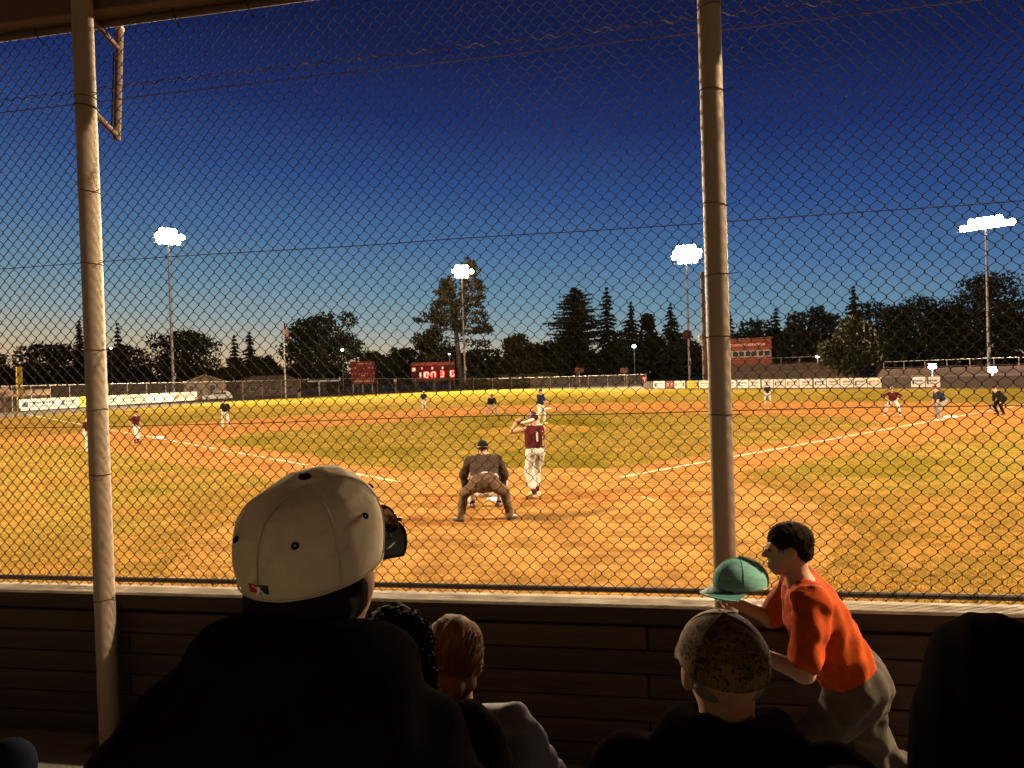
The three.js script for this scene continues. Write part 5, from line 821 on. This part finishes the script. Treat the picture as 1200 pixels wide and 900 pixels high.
      const lt = canvasTex(128, 80, (x, w, h) => { x.fillStyle = '#d9cdc0'; x.fillRect(0, 0, w, h); x.fillStyle = '#a3122a'; x.fillRect(5, 5, 58, h - 10); x.fillStyle = '#15193f'; x.fillRect(63, 5, 60, h - 10); x.fillStyle = '#e8ded4'; x.beginPath(); x.moveTo(48, 75); x.lineTo(58, 48); x.lineTo(50, 40); x.lineTo(58, 24); x.lineTo(70, 18); x.lineTo(78, 28); x.lineTo(74, 40); x.lineTo(86, 52); x.lineTo(98, 75); x.lineTo(88, 75); x.lineTo(76, 58); x.lineTo(66, 75); x.closePath(); x.fill(); x.lineWidth = 5; x.strokeStyle = '#e8ded4'; x.beginPath(); x.moveTo(56, 34); x.lineTo(30, 18); x.stroke(); });
      const pg = new THREE.PlaneGeometry(1, 1, 10, 5), q = pg.attributes.position; for (let i = 0; i < q.count; i++) { const p = onCrown(Math.PI + q.getX(i) * 0.34, 0.024 + q.getY(i) * 0.021, 0.0018); q.setXYZ(i, p.x, p.y, p.z); } pg.computeVertexNormals(); sub('logo_patch', pg, mat([0.9, 0.9, 0.9], { map: lt, roughness: 0.8 }), 'small red and navy patch with a white silhouette');
      inHead('hair', sdfMesh([ell([0, -0.03, -0.055], [0.08, 0.055, 0.055]), cap([-0.05, -0.07, -0.075], [0.05, -0.07, -0.075], 0.026), ell([0.07, -0.02, -0.02], [0.018, 0.035, 0.03]), ell([-0.07, -0.02, -0.02], [0.018, 0.035, 0.03])], 0.007, 0.02, curlNoise(0.002, 120)), C.hairDark);
      const gm = mat([0.02, 0.02, 0.02], { roughness: 0.3, metalness: 0.4 }), gl = inHead('eyeglasses', merge([bar([-0.079, 0.008, -0.01], [-0.07, 0.004, 0.093], 0.0018, 0.0018, 6), bar([0.079, 0.008, -0.01], [0.07, 0.004, 0.093], 0.0018, 0.0018, 6), new THREE.TorusGeometry(0.024, 0.0016, 6, 24).translate(-0.033, 0, 0.108), new THREE.TorusGeometry(0.024, 0.0016, 6, 24).translate(0.033, 0, 0.108), bar([-0.012, 0, 0.112], [0.012, 0, 0.112], 0.0016, 0.0016, 6)]), gm);
      const sg = inHead('sunglasses', merge([bar([-0.073, 0.034, 0.114], [0, 0.034, 0.131], 0.003, 0.003, 6), bar([0, 0.034, 0.131], [0.073, 0.034, 0.114], 0.003, 0.003, 6)]), gm); for (const k of [-1, 1]) { const l = inHead('lens', new THREE.SphereGeometry(1, 18, 10).scale(0.032, 0.022, 0.008).rotateY(k * 0.45).translate(k * 0.042, 0.03, 0.122), mat([0.1, 0.05, 0.03], { roughness: 0.08, metalness: 0.7 })); g.remove(l); sg.add(l); }
    } });
}
// dark curly hair
{
  const hp = at(462, 766, 1.72);
  person('spectator with dark curly hair between the cream cap and the auburn haired girl', { ...sit, headAt: hp, floorY: 0.76, yaw: away(hp), cell: 0.018, pad: 0.022, top: C.dark, bottom: C.dark, topName: 'jacket', extra: ({ inHead }) => inHead('hair', sdfMesh([ell([0, 0.03, -0.02], [0.092, 0.1, 0.108]), ell([0, -0.05, -0.06], [0.085, 0.1, 0.07]), ell([0.06, -0.06, -0.03], [0.05, 0.08, 0.06]), ell([-0.06, -0.06, -0.03], [0.05, 0.08, 0.06])], 0.008, 0.03, curlNoise(0.006, 130)), C.hairDark) && inHead('hair_curls', strands(260, [0, 0.01, -0.025], [0.093, 0.115, 0.108], [0, -0.35, -0.1], 0.0028, 0.1, 0.011, (d) => d.z < 0.45), C.hairDark) });
}
// girl in a denim jacket
{
  const hp = at(533, 770, 2.1), auburn = mat([0.16, 0.068, 0.026], { roughness: 0.75, specularIntensity: 0.12, bumpMap: rep(speckle, 30, 4), bumpScale: 0.002 });
  person('girl with a tied auburn hair bun and a pale denim jacket', { ...sit, headAt: hp, floorY: 0.54, yaw: away(hp) - 0.1, headYaw: -8, cell: 0.017, pad: 0.02, sw: 0.175, top: C.denim, bottom: C.jeans, topName: 'denim_jacket', wrinkle: 0.004,
    topExtra: (torso) => { const r = []; for (let k = 0; k < 8; k++) { const a = -2 + 4 * k / 8, b = -2 + 4 * (k + 1) / 8, P = (t) => A3(torso(0.505, 0.082 * Math.sin(t), -0.015 - 0.07 * Math.cos(t))); r.push(cap(P(a), P(b), 0.02, 0.02)); } return r; },
    extra: ({ inHead, g, torso }) => {
      const h = inHead('hair', sdfMesh([ell([0, 0.03, -0.015], [0.09, 0.1, 0.108]), ell([0, -0.045, -0.06], [0.075, 0.06, 0.055]), ell([0.035, -0.02, -0.115], [0.042, 0.045, 0.036]), ell([-0.015, -0.045, -0.12], [0.035, 0.04, 0.03]), cap([0.02, -0.06, -0.1], [0.0, -0.15, -0.1], 0.035, 0.014)], 0.0065, 0.02, (p) => 0.0022 * Math.sin(p[0] * 260 + 4 * Math.sin(p[1] * 45)) * Math.sin(p[2] * 80 + 1) + 0.0035 * Math.sin(p[1] * 70 + 3 * Math.sin(p[0] * 40)) * Math.sin(p[0] * 75 + p[2] * 40)), auburn);
      inHead('hair_strands', strands(420, [0, 0.02, -0.02], [0.09, 0.1, 0.108], [0.015, -0.05, -0.13], 0.0016, 0.13, 0.004, (d) => d.z < 0.5 && d.y > -0.6), auburn);
      const st = []; for (let k = 0; k < 46; k++) { const a = rr(0, 6.28), b = rr(-0.2, 1.2), p0 = V3(Math.sin(a) * 0.09 * Math.cos(b), 0.03 + 0.1 * Math.sin(b), -0.015 + Math.cos(a) * 0.105 * Math.cos(b)), out = p0.clone().sub(V3(0, 0.02, -0.015)).normalize(); st.push(tube([p0.clone().multiplyScalar(0.97), p0.clone().addScaledVector(out, rr(0.004, 0.012)).add(V3(rr(-0.01, 0.01), -0.012, rr(-0.01, 0.01))), p0.clone().addScaledVector(out, rr(0.008, 0.02)).add(V3(rr(-0.02, 0.02), rr(-0.035, 0.005), rr(-0.02, 0.02)))], 0.0006, 6, 3)); }
      for (let k = 0; k < 10; k++) { const x = rr(-0.05, 0.06); st.push(tube([[x, -0.05, -0.1], [x + rr(-0.015, 0.015), -0.1, -0.11], [x + rr(-0.03, 0.03), -0.16, -0.1]], 0.003, 8, 4)); }
      const w = inHead('loose_strands', merge(st), auburn); g.remove(w); h.add(w); inHead('hair_tie', new THREE.TorusGeometry(0.028, 0.006, 6, 18).translate(0.02, -0.035, -0.1), C.dark);
      const seam = mat([0.12, 0.1, 0.1]); part('yoke_seam', tube([torso(0.36, 0.17, -0.12), torso(0.345, 0.08, -0.142), torso(0.345, -0.08, -0.142), torso(0.36, -0.17, -0.12)], 0.003, 30, 5), seam, g); for (const k of [-1, 1]) part('back_seam', tube([torso(0.345, k * 0.075, -0.142), torso(0.2, k * 0.06, -0.142), torso(0.05, k * 0.05, -0.138)], 0.003, 20, 5), seam, g);
    } });
}
// man in a camouflage cap
{
  const hp = at(846, 782, 1.46);
  const camo = noiseTex(256, (u, v) => { const a = fbm(u * 5, v * 5, 4, 5), b = fbm(u * 7 + 3, v * 7 + 1, 4, 7), c = fbm(u * 26, v * 26, 2, 26); let k = a > 0.53 ? [104, 84, 58] : b > 0.54 ? [58, 50, 34] : [82, 68, 48]; if (c > 0.66) k = [34, 28, 20]; return k; });
  const cm = mat([0.9, 0.85, 0.8], { map: rep(camo, 7), roughness: 0.95 });
  person('man in a brown camouflage cap and a dark jacket below the steel post', { ...sit, headAt: hp, floorY: 0.76, yaw: away(hp) + 0.1, headYaw: 12, headPitch: 6, cell: 0.017, pad: 0.026, fat: 1.2, sw: 0.21, top: C.hoodie, bottom: C.dark, topName: 'jacket', skin: M.tan, noFace: false,
    topExtra: (torso) => { const r = []; for (let k = 0; k < 10; k++) { const a = -2.2 + 4.4 * k / 10, b = -2.2 + 4.4 * (k + 1) / 10, P = (t) => A3(torso(0.55, 0.094 * Math.sin(t), -0.01 - 0.08 * Math.cos(t))); r.push(cap(P(a), P(b), 0.042, 0.042)); } return r; },
    extra: ({ inHead, g }) => { const cg = metricUV(crownGeo.clone().scale(1.06, 1.12, 1.04).translate(0, -0.018, 0)), c = inHead('cap', cg, cm, 'crown printed in brown camouflage'); for (const [n, geo, m] of [['brim', metricUV(brimGeo(0.09, 0.108, 0.072, 0.012)), cm], ['button', new THREE.SphereGeometry(0.008, 12, 8).scale(1, 0.5, 1).translate(0, 0.1235, -0.01), cm]]) { const o = inHead(n, geo, m); g.remove(o); c.add(o); } for (let k = 0; k < 6; k++) { const pts = []; for (let t = 0; t <= 10; t++) { const b = t / 10 * 1.5, a = k * Math.PI / 3; pts.push(V3(0.093 * Math.cos(b) * Math.sin(a), 0.013 + 0.111 * Math.sin(b), -0.01 + 0.1145 * Math.cos(b) * Math.cos(a))); } const o = inHead('seam', tube(pts, 0.0012, 20, 4), cm); g.remove(o); c.add(o); } inHead('hair', sdfMesh([ell([0, -0.012, -0.04], [0.076, 0.04, 0.052])], 0.008, 0.02), mat([0.12, 0.09, 0.07], { roughness: 0.8 })); } });
}
// dark figure with long hair at the right
{
  const hp = at(1166, 824, 0.86);
  person('dark silhouetted spectator with long straight black hair beside the running youth', { ...sit, headAt: hp, floorY: 1.13, yaw: away(hp) + 0.05, cell: 0.018, pad: 0.024, top: C.hoodie, bottom: C.dark, topName: 'sweater', extra: ({ inHead }) => inHead('hair', sdfMesh([ell([0, 0.03, -0.01], [0.092, 0.1, 0.108]), cap([0.05, -0.02, -0.05], [0.075, -0.3, -0.09], 0.055, 0.05), cap([-0.05, -0.02, -0.05], [-0.075, -0.3, -0.09], 0.055, 0.05), cap([0, -0.02, -0.06], [0, -0.32, -0.1], 0.06, 0.055)], 0.009, 0.03, (p) => 0.002 * Math.sin(p[0] * 160)), mat([0.004, 0.003, 0.003], { roughness: 1, specularIntensity: 0 })) });
}
// small spectator at the lower left
{
  const hp = at(10, 905, 2.1);
  person('small spectator in a navy hood at the end of the front bench', { ...sit, headAt: hp, floorY: 0.54, yaw: away(hp) - 0.3, cell: 0.018, pad: 0.02, top: C.jeans, bottom: C.dark, topName: 'hooded_sweatshirt', extra: ({ inHead }) => inHead('hood', sdfMesh([ell([0, 0.02, -0.02], [0.105, 0.12, 0.122]), ell([0, -0.08, -0.05], [0.1, 0.08, 0.08])], 0.009, 0.03), C.jeans) });
}
// youth in an orange shirt running along the wall, teal cap in hand
{
  const hp = at(922, 642, 3.02), yaw = Math.atan2(-RT.x, -RT.z) - 0.25;
  const o = person('youth in an orange shirt running along the plank wall with a teal cap in hand', { headAt: hp, floorY: 0.45, yaw, group: SPECT, cell: 0.017, pad: 0.02, pel: [0, 0.86, 0], lean: 27, headPitch: -4, footL: [0.1, 0.085, 0.36], footR: [-0.1, 0.34, -0.56], kneeL: [0.1, 0, 1], kneeR: [-0.1, 0, 1], toeR: [-0.1, 0.2, -0.52], toeYawL: 0.1, handL: [0.2, 1.06, 0.5], handR: [-0.16, 1.16, 0.52], elbowL: [0.5, -1, -0.2], elbowR: [-0.6, -0.9, -0.1], curl: 0.8, sleeve: 0, legLen: 0.2, top: C.orange, bottom: C.shortsW, botName: 'shorts', topName: 'shirt', wrinkle: 0.0055, sock: C.white, skin: M.tan,
    extra: ({ inHead, g, J }) => { inHead('hair', sdfMesh([ell([0, 0.04, -0.02], [0.086, 0.085, 0.105]), ell([0, -0.02, -0.07], [0.07, 0.05, 0.05])], 0.008, 0.02, curlNoise(0.003, 150)), C.hairDark); inHead('hair_strands', strands(300, [0, 0.035, -0.02], [0.085, 0.085, 0.104], [0, -0.1, 0.05], 0.0018, 0.045, 0.004, (d) => d.z < 0.6 && d.y > -0.35), C.hairDark); } });
  const teal = thing('teal_cap', 'pale teal cap held out in the hand of the running youth', 'cap', at(866, 694, 2.98), yaw + 0.7); teal.scale.setScalar(1.18);
  part('crown', crownGeo, C.teal, teal); for (let k = 0; k < 6; k++) { const pts = []; for (let t = 0; t <= 8; t++) { const b = t / 8 * 1.5, a = k * Math.PI / 3, f = 1 + 0.05 * Math.sin(Math.sin(b) * 3.1); pts.push(V3(0.0862 * f * Math.cos(b) * Math.sin(a), 0.0285 + 0.098 * Math.sin(b), -0.01 + 0.1083 * f * Math.cos(b) * Math.cos(a))); } part('seam', tube(pts, 0.0012, 16, 4), C.teal, teal); } part('brim', brim0, mat([0.03, 0.14, 0.13], { roughness: 0.8 }), teal); part('button', new THREE.SphereGeometry(0.007, 10, 6).translate(0, 0.127, -0.01), C.teal, teal);
}
renderer.render(scene, camera);
